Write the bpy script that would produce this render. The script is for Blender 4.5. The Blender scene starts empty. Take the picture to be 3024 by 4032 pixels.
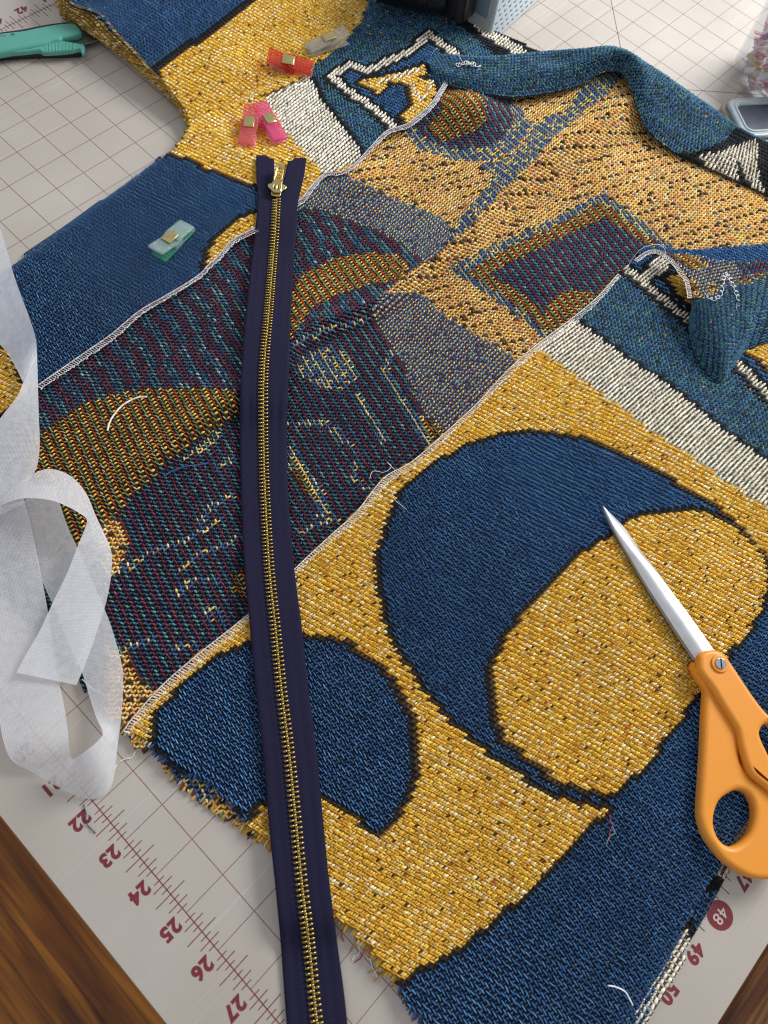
import bpy, bmesh, math, random
import numpy as np
from mathutils import Vector, Matrix

# ----------------------------------------------------------------------------
# units: everything is laid out in inches on the cutting mat (x, y = mat grid, z = up, mat top at 0)
# ----------------------------------------------------------------------------
IN = 0.0254
rng = np.random.default_rng(11)
random.seed(5)
scene = bpy.context.scene
COL = scene.collection

def lin(c):
    r = []
    for v in c[:3]:
        v = v / 255.0
        r.append(v / 12.92 if v <= 0.04045 else ((v + 0.055) / 1.055) ** 2.4)
    return tuple(r)

# ---- camera (solved from the printed inch grid) -----------------------------
CR = np.array([[0.7146522384095801, 0.694464440172817, 0.08361411048161975],
               [0.6657348868667946, -0.6386177170991902, -0.385959158222051],
               [-0.2146374583911969, 0.3314914067400148, -0.9187187865244144]])
CC = np.array([24.677381026253805, -7.8587077072710905, 17.779392098065017])
FPX = 2894.6758940930717
cam_d = bpy.data.cameras.new("camera")
cam = bpy.data.objects.new("camera", cam_d)
COL.objects.link(cam)
mw = Matrix.Identity(4)
for r in range(3):
    mw[r][0] = CR[0][r]; mw[r][1] = -CR[1][r]; mw[r][2] = -CR[2][r]; mw[r][3] = CC[r] * IN
cam.matrix_world = mw
cam_d.sensor_fit = 'VERTICAL'
cam_d.sensor_height = 24.0
cam_d.lens = 24.0 * FPX / 4032.0
cam_d.clip_start = 0.01
cam_d.clip_end = 50.0
cam_d.dof.use_dof = True
cam_d.dof.focus_distance = 20.5 * IN
cam_d.dof.aperture_fstop = 7.0
scene.camera = cam

# ---- light: a big soft window up and to the right of the table, dim room fill ---
world = bpy.data.worlds.new("World"); scene.world = world; world.use_nodes = True
bg = world.node_tree.nodes["Background"]
bg.inputs[0].default_value = (0.90, 0.93, 1.0, 1)
bg.inputs[1].default_value = 0.46
def area(name, loc, target, size, size_y, power, color):
    l = bpy.data.lights.new(name, 'AREA'); l.shape = 'RECTANGLE'; l.size = size; l.size_y = size_y
    l.energy = power; l.color = color
    o = bpy.data.objects.new(name, l); COL.objects.link(o)
    o.location = loc
    o.rotation_euler = (Vector(target) - Vector(loc)).to_track_quat('-Z', 'Y').to_euler()
    return o
area("window_light", (0.72, 1.45, 1.05), (0.42, 0.05, 0), 0.80, 0.70, 34, (0.97, 0.985, 1.0))
scene.view_settings.view_transform = 'Standard'
scene.view_settings.look = 'None'
scene.view_settings.exposure = 0.12
scene.view_settings.gamma = 1.0
scene.cycles.filter_width = 1.0
scene.cycles.transparent_max_bounces = 40

# ----------------------------------------------------------------------------
# survey helpers: photo points (in a 1659 x 2212 frame) <-> points on the mat
# ----------------------------------------------------------------------------
DS = 3024.0 / 1659.0
def d2m(x, y, z=0.0):
    x = np.asarray(x, float) * DS; y = np.asarray(y, float) * DS
    z = np.broadcast_to(np.asarray(z, float), x.shape)
    v = np.stack([(x - 1512) / FPX, (y - 2016) / FPX, np.ones_like(x)], -1) @ CR
    k = (z - CC[2]) / v[..., 2]
    return CC + k[..., None] * v
def n2m(x, y, z=0.0):
    return d2m(np.asarray(x, float) / DS, np.asarray(y, float) / DS, z)
def m2d(P):
    q = (P - CC) @ CR.T
    return np.stack([q[..., 0] / q[..., 2] * FPX + 1512, q[..., 1] / q[..., 2] * FPX + 2016], -1) / DS
def pip(poly, X, Y):
    poly = np.asarray(poly, float); res = np.zeros(X.shape, bool)
    n = len(poly); j = n - 1
    for i in range(n):
        xi, yi = poly[i]; xj, yj = poly[j]
        if yi != yj:
            c = ((yi > Y) != (yj > Y)) & (X < (xj - xi) * (Y - yi) / (yj - yi) + xi)
            res ^= c
        j = i
    return res
def pdist(line, X, Y):
    line = np.asarray(line, float); best = np.full(X.shape, 1e9)
    for (x0, y0), (x1, y1) in zip(line[:-1], line[1:]):
        dx, dy = x1 - x0, y1 - y0
        t = np.clip(((X - x0) * dx + (Y - y0) * dy) / (dx * dx + dy * dy + 1e-9), 0, 1)
        best = np.minimum(best, np.hypot(X - x0 - t * dx, Y - y0 - t * dy))
    return best
def sstep(a, b, x):
    t = np.clip((x - a) / (b - a), 0, 1); return t * t * (3 - 2 * t)
def catmull(pts, n, closed=False):
    P = np.asarray(pts, float)
    if closed: P = np.vstack([P[-1], P, P[0], P[1]])
    else: P = np.vstack([2 * P[0] - P[1], P, 2 * P[-1] - P[-2]])
    seg = len(P) - 3
    t = np.linspace(0, seg, n, endpoint=not closed); k = np.minimum(t.astype(int), seg - 1); u = (t - k)[:, None]
    p0, p1, p2, p3 = P[k], P[k + 1], P[k + 2], P[k + 3]
    return 0.5 * (2 * p1 + (p2 - p0) * u + (2 * p0 - 5 * p1 + 4 * p2 - p3) * u * u + (3 * p1 - p0 - 3 * p2 + p3) * u ** 3)
def resample(pts, step):
    P = np.asarray(pts, float); d = np.r_[0, np.cumsum(np.linalg.norm(np.diff(P, axis=0), axis=1))]
    n = max(2, int(d[-1] / step) + 1); s = np.linspace(0, d[-1], n)
    return np.stack([np.interp(s, d, P[:, k]) for k in range(P.shape[1])], 1)

# ----------------------------------------------------------------------------
# materials (all node based)
# ----------------------------------------------------------------------------
def new_mat(name):
    m = bpy.data.materials.new(name); m.use_nodes = True
    return m, m.node_tree, m.node_tree.nodes["Principled BSDF"]
def mat_plain(name, rgb, rough=0.5, metal=0.0, var=0.06, scale=120.0, bump=0.0, spec=0.5, bscale=None):
    m, nt, b = new_mat(name); N = nt.nodes; L = nt.links
    c = lin(rgb)
    tc = N.new('ShaderNodeTexCoord'); no = N.new('ShaderNodeTexNoise'); no.inputs['Scale'].default_value = scale
    no.inputs['Detail'].default_value = 4
    L.new(tc.outputs['Object'], no.inputs['Vector'])
    r = N.new('ShaderNodeValToRGB')
    r.color_ramp.elements[0].position = 0.3; r.color_ramp.elements[1].position = 0.7
    r.color_ramp.elements[0].color = (*[v * (1 - var) for v in c], 1)
    r.color_ramp.elements[1].color = (*[min(1, v * (1 + var)) for v in c], 1)
    L.new(no.outputs['Fac'], r.inputs['Fac']); L.new(r.outputs['Color'], b.inputs['Base Color'])
    b.inputs['Roughness'].default_value = rough; b.inputs['Metallic'].default_value = metal
    b.inputs['Specular IOR Level'].default_value = spec
    if bump:
        n2 = N.new('ShaderNodeTexNoise'); n2.inputs['Scale'].default_value = bscale or scale * 6; n2.inputs['Detail'].default_value = 3
        L.new(tc.outputs['Object'], n2.inputs['Vector'])
        bp = N.new('ShaderNodeBump'); bp.inputs['Strength'].default_value = bump; bp.inputs['Distance'].default_value = 0.0004
        L.new(n2.outputs['Fac'], bp.inputs['Height']); L.new(bp.outputs['Normal'], b.inputs['Normal'])
    return m
def mat_weave():
    m, nt, b = new_mat("yarn"); N = nt.nodes; L = nt.links
    a = N.new('ShaderNodeAttribute'); a.attribute_name = 'Col'
    tc = N.new('ShaderNodeTexCoord'); no = N.new('ShaderNodeTexNoise'); no.inputs['Scale'].default_value = 900; no.inputs['Detail'].default_value = 3
    L.new(tc.outputs['Object'], no.inputs['Vector'])
    mr = N.new('ShaderNodeMapRange'); mr.inputs['To Min'].default_value = 0.72; mr.inputs['To Max'].default_value = 1.25
    L.new(no.outputs['Fac'], mr.inputs['Value'])
    mx = N.new('ShaderNodeMix'); mx.data_type = 'RGBA'; mx.blend_type = 'MULTIPLY'; mx.inputs[0].default_value = 1.0
    L.new(a.outputs['Color'], mx.inputs[6]); L.new(mr.outputs['Result'], mx.inputs[7])
    L.new(mx.outputs[2], b.inputs['Base Color'])
    b.inputs['Roughness'].default_value = 0.85; b.inputs['Specular IOR Level'].default_value = 0.25
    b.inputs['Sheen Weight'].default_value = 0.12; b.inputs['Sheen Roughness'].default_value = 0.5
    bp = N.new('ShaderNodeBump'); bp.inputs['Strength'].default_value = 0.35; bp.inputs['Distance'].default_value = 0.0003
    L.new(no.outputs['Fac'], bp.inputs['Height']); L.new(bp.outputs['Normal'], b.inputs['Normal'])
    return m
def mat_clear(name, rgb, alpha, rough=0.12, glossmix=0.5):
    """thin tinted plastic: part see-through, part body colour, glossy"""
    m, nt, b = new_mat(name); N = nt.nodes; L = nt.links
    b.inputs['Base Color'].default_value = (*lin(rgb), 1); b.inputs['Roughness'].default_value = rough
    b.inputs['Specular IOR Level'].default_value = 0.6
    b.inputs['Transmission Weight'].default_value = 0.25
    tr = N.new('ShaderNodeBsdfTransparent'); tr.inputs[0].default_value = (*[0.55 + 0.45 * v for v in lin(rgb)], 1)
    no = N.new('ShaderNodeTexNoise'); no.inputs['Scale'].default_value = 160
    tc = N.new('ShaderNodeTexCoord'); L.new(tc.outputs['Object'], no.inputs['Vector'])
    mr = N.new('ShaderNodeMapRange'); mr.inputs['To Min'].default_value = alpha - 0.1; mr.inputs['To Max'].default_value = alpha + 0.1
    L.new(no.outputs['Fac'], mr.inputs['Value'])
    mix = N.new('ShaderNodeMixShader'); L.new(mr.outputs['Result'], mix.inputs[0])
    L.new(tr.outputs[0], mix.inputs[1]); L.new(b.outputs[0], mix.inputs[2])
    L.new(mix.outputs[0], N['Material Output'].inputs[0])
    return m
def mat_mat():
    m, nt, b = new_mat("mat_vinyl"); N = nt.nodes; L = nt.links
    tc = N.new('ShaderNodeTexCoord')
    no = N.new('ShaderNodeTexNoise'); no.inputs['Scale'].default_value = 9; no.inputs['Detail'].default_value = 6
    L.new(tc.outputs['Object'], no.inputs['Vector'])
    r = N.new('ShaderNodeValToRGB')
    r.color_ramp.elements[0].position = 0.3; r.color_ramp.elements[1].position = 0.75
    r.color_ramp.elements[0].color = (*lin((188, 178, 166)), 1); r.color_ramp.elements[1].color = (*lin((202, 193, 182)), 1)
    L.new(no.outputs['Fac'], r.inputs['Fac'])
    # faint knife scratches: stretched, thresholded noise in two directions
    prev = r.outputs['Color']
    for ang, sc, th in ((0.6, (420, 5, 1), 0.70), (-0.9, (300, 4, 1), 0.71), (1.7, (500, 7, 1), 0.715)):
        mp = N.new('ShaderNodeMapping'); mp.inputs['Rotation'].default_value = (0, 0, ang); mp.inputs['Scale'].default_value = sc
        L.new(tc.outputs['Object'], mp.inputs['Vector'])
        n2 = N.new('ShaderNodeTexNoise'); n2.inputs['Scale'].default_value = 1.0; n2.inputs['Detail'].default_value = 1
        L.new(mp.outputs['Vector'], n2.inputs['Vector'])
        r2 = N.new('ShaderNodeValToRGB'); r2.color_ramp.elements[0].position = th; r2.color_ramp.elements[1].position = th + 0.03
        L.new(n2.outputs['Fac'], r2.inputs['Fac'])
        mx = N.new('ShaderNodeMix'); mx.data_type = 'RGBA'
        mu = N.new('ShaderNodeMath'); mu.operation = 'MULTIPLY'; mu.inputs[1].default_value = 0.17
        L.new(r2.outputs['Color'], mu.inputs[0]); L.new(mu.outputs[0], mx.inputs[0])
        L.new(prev, mx.inputs[6]); mx.inputs[7].default_value = (*lin((225, 222, 218)), 1)
        prev = mx.outputs[2]
    # dark specks
    vo = N.new('ShaderNodeTexNoise'); vo.inputs['Scale'].default_value = 260; vo.inputs['Detail'].default_value = 2
    L.new(tc.outputs['Object'], vo.inputs['Vector'])
    r3 = N.new('ShaderNodeValToRGB'); r3.color_ramp.elements[0].position = 0.76; r3.color_ramp.elements[1].position = 0.80
    L.new(vo.outputs['Fac'], r3.inputs['Fac'])
    mx = N.new('ShaderNodeMix'); mx.data_type = 'RGBA'
    mu = N.new('ShaderNodeMath'); mu.operation = 'MULTIPLY'; mu.inputs[1].default_value = 0.3
    L.new(r3.outputs['Color'], mu.inputs[0]); L.new(mu.outputs[0], mx.inputs[0])
    L.new(prev, mx.inputs[6]); mx.inputs[7].default_value = (*lin((120, 112, 105)), 1)
    L.new(mx.outputs[2], b.inputs['Base Color'])
    b.inputs['Roughness'].default_value = 0.42
    b.inputs['Specular IOR Level'].default_value = 0.45
    nb = N.new('ShaderNodeTexNoise'); nb.inputs['Scale'].default_value = 1400; nb.inputs['Detail'].default_value = 2
    L.new(tc.outputs['Object'], nb.inputs['Vector'])
    bp = N.new('ShaderNodeBump'); bp.inputs['Strength'].default_value = 0.25; bp.inputs['Distance'].default_value = 0.0002
    L.new(nb.outputs['Fac'], bp.inputs['Height']); L.new(bp.outputs['Normal'], b.inputs['Normal'])
    return m
def mat_wood(name, along_x, dark, mid, light):
    m, nt, b = new_mat(name); N = nt.nodes; L = nt.links
    tc = N.new('ShaderNodeTexCoord'); mp = N.new('ShaderNodeMapping')
    mp.inputs['Scale'].default_value = (1.6, 16, 8) if along_x else (16, 1.6, 8)
    mp.inputs['Rotation'].default_value = (0, 0, 0.06 if along_x else 0.03)
    L.new(tc.outputs['Object'], mp.inputs['Vector'])
    n1 = N.new('ShaderNodeTexNoise'); n1.inputs['Scale'].default_value = 2.2; n1.inputs['Detail'].default_value = 8; n1.inputs['Distortion'].default_value = 2.2
    L.new(mp.outputs[0], n1.inputs['Vector'])
    r = N.new('ShaderNodeValToRGB'); e = r.color_ramp.elements
    e[0].position = 0.36; e[0].color = (*lin(dark), 1); e[1].position = 0.64; e[1].color = (*lin(light), 1)
    k = e.new(0.5); k.color = (*lin(mid), 1)
    L.new(n1.outputs['Fac'], r.inputs['Fac'])
    mp2 = N.new('ShaderNodeMapping'); mp2.inputs['Scale'].default_value = (6, 260, 8) if along_x else (260, 6, 8)
    mp2.inputs['Rotation'].default_value = (0, 0, 0.06 if along_x else 0.03)
    L.new(tc.outputs['Object'], mp2.inputs['Vector'])
    n2 = N.new('ShaderNodeTexNoise'); n2.inputs['Scale'].default_value = 1.6; n2.inputs['Detail'].default_value = 3
    L.new(mp2.outputs[0], n2.inputs['Vector'])
    r2 = N.new('ShaderNodeValToRGB'); r2.color_ramp.elements[0].position = 0.36; r2.color_ramp.elements[1].position = 0.52
    r2.color_ramp.elements[0].color = (0.35, 0.3, 0.28, 1); r2.color_ramp.elements[1].color = (1, 1, 1, 1)
    L.new(n2.outputs['Fac'], r2.inputs['Fac'])
    mx = N.new('ShaderNodeMix'); mx.data_type = 'RGBA'; mx.blend_type = 'MULTIPLY'; mx.inputs[0].default_value = 0.75
    L.new(r.outputs[0], mx.inputs[6]); L.new(r2.outputs[0], mx.inputs[7])
    L.new(mx.outputs[2], b.inputs['Base Color'])
    b.inputs['Roughness'].default_value = 0.38
    bp = N.new('ShaderNodeBump'); bp.inputs['Strength'].default_value = 0.15; bp.inputs['Distance'].default_value = 0.0005
    L.new(n2.outputs['Fac'], bp.inputs['Height']); L.new(bp.outputs['Normal'], b.inputs['Normal'])
    return m
def mat_tape():
    """herringbone zipper tape; uv.x across (0..1), uv.y along in inches"""
    m, nt, b = new_mat("navy_herringbone_tape"); N = nt.nodes; L = nt.links
    uv = N.new('ShaderNodeUVMap'); uv.uv_map = 'UVMap'
    sp = N.new('ShaderNodeSeparateXYZ'); L.new(uv.outputs[0], sp.inputs[0])
    pp = N.new('ShaderNodeMath'); pp.operation = 'PINGPONG'; pp.inputs[1].default_value = 0.2
    L.new(sp.outputs['X'], pp.inputs[0])
    mu = N.new('ShaderNodeMath'); mu.operation = 'MULTIPLY'; mu.inputs[1].default_value = 0.75; L.new(pp.outputs[0], mu.inputs[0])
    ad = N.new('ShaderNodeMath'); ad.operation = 'ADD'; L.new(mu.outputs[0], ad.inputs[0]); L.new(sp.outputs['Y'], ad.inputs[1])
    fr = N.new('ShaderNodeMath'); fr.operation = 'MULTIPLY'; fr.inputs[1].default_value = 2 * math.pi / 0.052; L.new(ad.outputs[0], fr.inputs[0])
    si = N.new('ShaderNodeMath'); si.operation = 'SINE'; L.new(fr.outputs[0], si.inputs[0])
    mr = N.new('ShaderNodeMapRange'); mr.inputs['From Min'].default_value = -1; L.new(si.outputs[0], mr.inputs['Value'])
    tc = N.new('ShaderNodeTexCoord'); no = N.new('ShaderNodeTexNoise'); no.inputs['Scale'].default_value = 1500
    L.new(tc.outputs['Object'], no.inputs['Vector'])
    av = N.new('ShaderNodeMath'); av.operation = 'MULTIPLY_ADD'; av.inputs[1].default_value = 0.5
    L.new(no.outputs['Fac'], av.inputs[0]); L.new(mr.outputs[0], av.inputs[2])
    r = N.new('ShaderNodeValToRGB')
    r.color_ramp.elements[0].position = 0.15; r.color_ramp.elements[0].color = (*lin((12, 11, 24)), 1)
    r.color_ramp.elements[1].position = 1.1; r.color_ramp.elements[1].color = (*lin((46, 43, 72)), 1)
    L.new(av.outputs[0], r.inputs['Fac']); L.new(r.outputs[0], b.inputs['Base Color'])
    b.inputs['Roughness'].default_value = 0.7; b.inputs['Specular IOR Level'].default_value = 0.12
    bp = N.new('ShaderNodeBump'); bp.inputs['Strength'].default_value = 0.8; bp.inputs['Distance'].default_value = 0.0004
    L.new(av.outputs[0], bp.inputs['Height']); L.new(bp.outputs['Normal'], b.inputs['Normal'])
    return m
def mat_interfacing():
    m, nt, b = new_mat("white_nonwoven"); N = nt.nodes; L = nt.links
    uv = N.new('ShaderNodeUVMap'); uv.uv_map = 'UVMap'
    vo = N.new('ShaderNodeTexVoronoi'); vo.inputs['Scale'].default_value = 30; vo.inputs['Randomness'].default_value = 0.15
    L.new(uv.outputs[0], vo.inputs['Vector'])
    r = N.new('ShaderNodeValToRGB'); r.color_ramp.elements[0].position = 0.12; r.color_ramp.elements[1].position = 0.34
    L.new(vo.outputs['Distance'], r.inputs['Fac'])
    no = N.new('ShaderNodeTexNoise'); no.inputs['Scale'].default_value = 5; no.inputs['Detail'].default_value = 9; no.inputs['Roughness'].default_value = 0.7
    L.new(uv.outputs[0], no.inputs['Vector'])
    b.inputs['Base Color'].default_value = (*lin((250, 250, 252)), 1)
    b.inputs['Roughness'].default_value = 0.6
    trl = N.new('ShaderNodeBsdfTranslucent'); trl.inputs[0].default_value = (*lin((250, 250, 252)), 1)
    mx = N.new('ShaderNodeMixShader'); mx.inputs[0].default_value = 0.35
    L.new(b.outputs[0], mx.inputs[1]); L.new(trl.outputs[0], mx.inputs[2])
    tr = N.new('ShaderNodeBsdfTransparent'); tr.inputs[0].default_value = (0.97, 0.97, 0.97, 1)
    m2 = N.new('ShaderNodeMixShader')
    f = N.new('ShaderNodeMath'); f.operation = 'MULTIPLY_ADD'; f.inputs[1].default_value = 0.55; f.inputs[2].default_value = 0.28
    L.new(no.outputs['Fac'], f.inputs[0])
    f2 = N.new('ShaderNodeMath'); f2.operation = 'MULTIPLY_ADD'; f2.inputs[1].default_value = 0.22
    L.new(r.outputs[0], f2.inputs[0]); L.new(f.outputs[0], f2.inputs[2])
    L.new(f2.outputs[0], m2.inputs[0]); L.new(tr.outputs[0], m2.inputs[1]); L.new(mx.outputs[0], m2.inputs[2])
    L.new(m2.outputs[0], N['Material Output'].inputs[0])
    bp = N.new('ShaderNodeBump'); bp.inputs['Strength'].default_value = 0.5; bp.inputs['Distance'].default_value = 0.0003
    L.new(r.outputs[0], bp.inputs['Height']); L.new(bp.outputs['Normal'], b.inputs['Normal'])
    return m

M_YARN = mat_weave()
M_MAT = mat_mat()
M_WOODX = mat_wood("wood_grain_long", True, (88, 44, 10), (140, 80, 18), (184, 116, 32))
M_WOODY = mat_wood("wood_grain_cross", False, (110, 64, 28), (156, 102, 54), (186, 130, 76))
M_INK = mat_plain("maroon_print", (118, 38, 44), 0.5, var=0.15, scale=400)
M_LINE = mat_plain("maroon_grid_print", (140, 92, 92), 0.5, var=0.12, scale=300)
M_TAPE = mat_tape()
M_BRASS = mat_plain("antique_brass", (178, 152, 84), 0.32, 1.0, var=0.15, scale=300)
M_GOLD = mat_plain("pale_gold_metal", (214, 198, 140), 0.25, 1.0, var=0.08, scale=200)
M_ORANGE = mat_plain("orange_plastic", (232, 148, 44), 0.42, var=0.02, scale=300, bump=0.12, bscale=2600)
M_STEEL = mat_plain("brushed_steel", (236, 236, 236), 0.42, 1.0, var=0.12, scale=70, bump=0.25, bscale=160)
M_STEELD = mat_plain("dull_steel", (150, 150, 152), 0.38, 1.0, var=0.1, scale=120)
M_CHROME = mat_plain("screw_steel", (205, 208, 212), 0.18, 1.0, var=0.05)
M_TEAL = mat_plain("teal_plastic", (84, 160, 142), 0.4, var=0.03, scale=200, bump=0.1, bscale=2400)
M_BLACK = mat_plain("black_plastic", (22, 22, 25), 0.3, var=0.1)
M_BLACKM = mat_plain("matt_black_plastic", (26, 26, 30), 0.55, var=0.1)
M_PRINTG = mat_plain("dark_green_print", (30, 84, 78), 0.5)
M_GREYP = mat_plain("grey_housing", (176, 178, 178), 0.5, var=0.03)
M_PALE = mat_plain("pale_blue_housing", (214, 228, 236), 0.45, var=0.02)
M_HOLE = mat_plain("hole_dark", (120, 136, 150), 0.7)
M_TAPEW = mat_interfacing()
M_CLEAR = mat_clear("clear_plastic", (235, 238, 238), 0.30)
M_JAR = mat_clear("clear_jar", (240, 242, 244), 0.10, 0.05)
M_RIM = mat_clear("frosted_lid_rim", (196, 206, 210), 0.82, 0.25)
M_TAN = mat_clear("tan_container", (186, 172, 150), 0.85, 0.3)
M_DARKIN = mat_plain("dark_lid_panel", (58, 66, 78), 0.35, var=0.2, scale=60)
M_CREAM = mat_plain("cream_thread", (236, 226, 208), 0.8, var=0.1, scale=900)
M_WHITE = mat_plain("white_thread", (240, 240, 238), 0.8, var=0.06, scale=900)
M_YTH = mat_plain("gold_thread", (214, 158, 44), 0.8, var=0.12, scale=900)
M_RED = mat_plain("red_thread", (176, 62, 76), 0.8, var=0.1, scale=900)
M_GREEN = mat_plain("green_thread", (104, 170, 140), 0.8, var=0.1, scale=900)
M_BLUETH = mat_plain("blue_thread", (48, 84, 140), 0.8, var=0.1, scale=900)
M_DKTH = mat_plain("dark_teal_thread", (40, 66, 70), 0.8, var=0.1, scale=900)

# ----------------------------------------------------------------------------
# object helpers
# ----------------------------------------------------------------------------
def tag(o, label=None, cat=None, group=None, kind=None):
    if label: o['label'] = label
    if cat: o['category'] = cat
    if group: o['group'] = group
    if kind: o['kind'] = kind
    return o
def empty(name, loc_in):
    o = bpy.data.objects.new(name, None); COL.objects.link(o)
    o.location = [v * IN for v in loc_in]; o.empty_display_size = 0.01
    return o
def link(name, me, material, parent=None, smooth=True):
    o = bpy.data.objects.new(name, me); COL.objects.link(o)
    if material is not None and not me.materials: me.materials.append(material)
    if smooth and len(me.polygons): me.polygons.foreach_set('use_smooth', np.ones(len(me.polygons), bool))
    if parent is not None:
        o.parent = parent
        off = Vector((0, 0, 0)); p = parent
        while p is not None:
            off += p.location; p = p.parent
        o.location = -off
    return o
def mesh_np(name, verts, faces_flat, counts, cols=None, uv=None):
    """verts (n,3) in inches; faces as flat index array + vertex counts; cols per vertex"""
    me = bpy.data.meshes.new(name)
    verts = np.asarray(verts, np.float32) * IN
    me.vertices.add(len(verts)); me.vertices.foreach_set('co', verts.ravel())
    faces_flat = np.asarray(faces_flat, np.int32); counts = np.asarray(counts, np.int32)
    me.loops.add(len(faces_flat)); me.loops.foreach_set('vertex_index', faces_flat)
    me.polygons.add(len(counts))
    st = np.r_[0, np.cumsum(counts)[:-1]].astype(np.int32)
    me.polygons.foreach_set('loop_start', st); me.polygons.foreach_set('loop_total', counts)
    me.update(calc_edges=True)
    if cols is not None:
        at = me.color_attributes.new('Col', 'FLOAT_COLOR', 'POINT')
        c4 = np.ones((len(verts), 4), np.float32); c4[:, :3] = cols
        at.data.foreach_set('color', c4.ravel())
    if uv is not None:
        ul = me.uv_layers.new(name='UVMap')
        ul.data.foreach_set('uv', np.asarray(uv, np.float32)[faces_flat].ravel())
    return me
def mesh_py(name, verts, faces):
    ff = [i for f in faces for i in f]
    return mesh_np(name, verts, ff, [len(f) for f in faces])
def grid_faces(ni, nj):
    i, j = np.meshgrid(np.arange(ni - 1), np.arange(nj - 1), indexing='ij')
    a = (i * nj + j).ravel()
    return np.stack([a, a + nj, a + nj + 1, a + 1], 1)
def add_mod_solid(o, th, offset=-1.0):
    md = o.modifiers.new('thickness', 'SOLIDIFY'); md.thickness = th * IN; md.offset = offset
def add_mod_bevel(o, w, seg=2, ang=40):
    md = o.modifiers.new('edge', 'BEVEL'); md.width = w * IN; md.segments = seg; md.limit_method = 'ANGLE'; md.angle_limit = math.radians(ang)
def tube_geo(path, r, sides=6, taper=False):
    P = np.asarray(path, float); n = len(P)
    T = np.gradient(P, axis=0); T /= np.linalg.norm(T, axis=1)[:, None] + 1e-12
    up = np.array([0, 0, 1.0]); S = np.cross(T, up); S /= np.linalg.norm(S, axis=1)[:, None] + 1e-9
    U = np.cross(S, T)
    rr = np.full(n, r) if np.isscalar(r) else np.asarray(r)
    a = np.linspace(0, 2 * math.pi, sides, endpoint=False)
    V = P[:, None] + rr[:, None, None] * (np.cos(a)[None, :, None] * S[:, None] + np.sin(a)[None, :, None] * U[:, None])
    F = []
    for i in range(n - 1):
        for k in range(sides):
            k2 = (k + 1) % sides
            F.append((i * sides + k, i * sides + k2, (i + 1) * sides + k2, (i + 1) * sides + k))
    F.append(tuple(range(sides - 1, -1, -1))); F.append(tuple((n - 1) * sides + k for k in range(sides)))
    return V.reshape(-1, 3), F
def tube(name, path, r, material, parent=None, sides=6):
    V, F = tube_geo(path, r, sides)
    return link(name, mesh_py(name, V, F), material, parent)
class Bag:
    def __init__(s): s.V = []; s.F = []; s.n = 0
    def add(s, V, F):
        V = np.asarray(V, float)
        s.F += [tuple(i + s.n for i in f) for f in F]; s.V.append(V); s.n += len(V)
    def box(s, c, h, R=None):
        v = np.array([(x, y, z) for x in (-1, 1) for y in (-1, 1) for z in (-1, 1)], float) * h
        if R is not None: v = v @ np.asarray(R).T
        s.add(v + c, [(0, 1, 3, 2), (4, 6, 7, 5), (0, 4, 5, 1), (2, 3, 7, 6), (0, 2, 6, 4), (1, 5, 7, 3)])
    def quad(s, a, b, c, d): s.add([a, b, c, d], [(0, 1, 2, 3)])
    def mesh(s, name): return mesh_py(name, np.vstack(s.V), s.F)
def prism(name, poly, z0, z1, material, parent=None, holes=(), bevel=0.0, seg=3, smooth=True):
    """flat outline (mat inches) extruded from z0 to z1 with rounded rims, holes allowed"""
    cu = bpy.data.curves.new(name, 'CURVE'); cu.dimensions = '2D'; cu.fill_mode = 'BOTH'
    for pl in [poly, *holes]:
        sp = cu.splines.new('POLY'); sp.points.add(len(pl) - 1); sp.use_cyclic_u = True
        for p, q in zip(sp.points, pl): p.co = (q[0] * IN, q[1] * IN, 0, 1)
    b = bevel
    cu.extrude = max(1e-6, ((z1 - z0) / 2 - b)) * IN; cu.bevel_depth = b * IN; cu.bevel_resolution = seg
    cu.offset = -b * IN
    tmp = bpy.data.objects.new('tmp', cu); COL.objects.link(tmp)
    dg = bpy.context.evaluated_depsgraph_get()
    me = bpy.data.meshes.new_from_object(tmp.evaluated_get(dg))
    bpy.data.objects.remove(tmp)
    n = len(me.vertices); co = np.empty(n * 3, np.float32); me.vertices.foreach_get('co', co)
    co = co.reshape(-1, 3); co[:, 2] += (z0 + z1) / 2 * IN; me.vertices.foreach_set('co', co.ravel())
    me.materials.clear(); me.name = name
    o = link(name, me, material, parent, smooth=False)
    if smooth:
        me.polygons.foreach_set('use_smooth', np.ones(len(me.polygons), bool))
        me.set_sharp_from_angle(angle=math.radians(40))
    return o

# ----------------------------------------------------------------------------
# the setting: table and cutting mat
# ----------------------------------------------------------------------------
def slab(name, x0, x1, y0, y1, z0, z1, material, parent=None, bev=0.0):
    b = Bag(); b.box(np.array([(x0 + x1) / 2, (y0 + y1) / 2, (z0 + z1) / 2]), np.array([(x1 - x0) / 2, (y1 - y0) / 2, (z1 - z0) / 2]))
    o = link(name, b.mesh(name), material, parent, smooth=False)
    if bev: add_mod_bevel(o, bev, 2)
    return o
table = slab('table', -6, 33.2, -19, 48, -1.4, -0.10, M_WOODX); tag(table, kind='structure')
slab('plank', 33.22, 40, -19, 48, -1.4, -0.10, M_WOODY, table)

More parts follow.
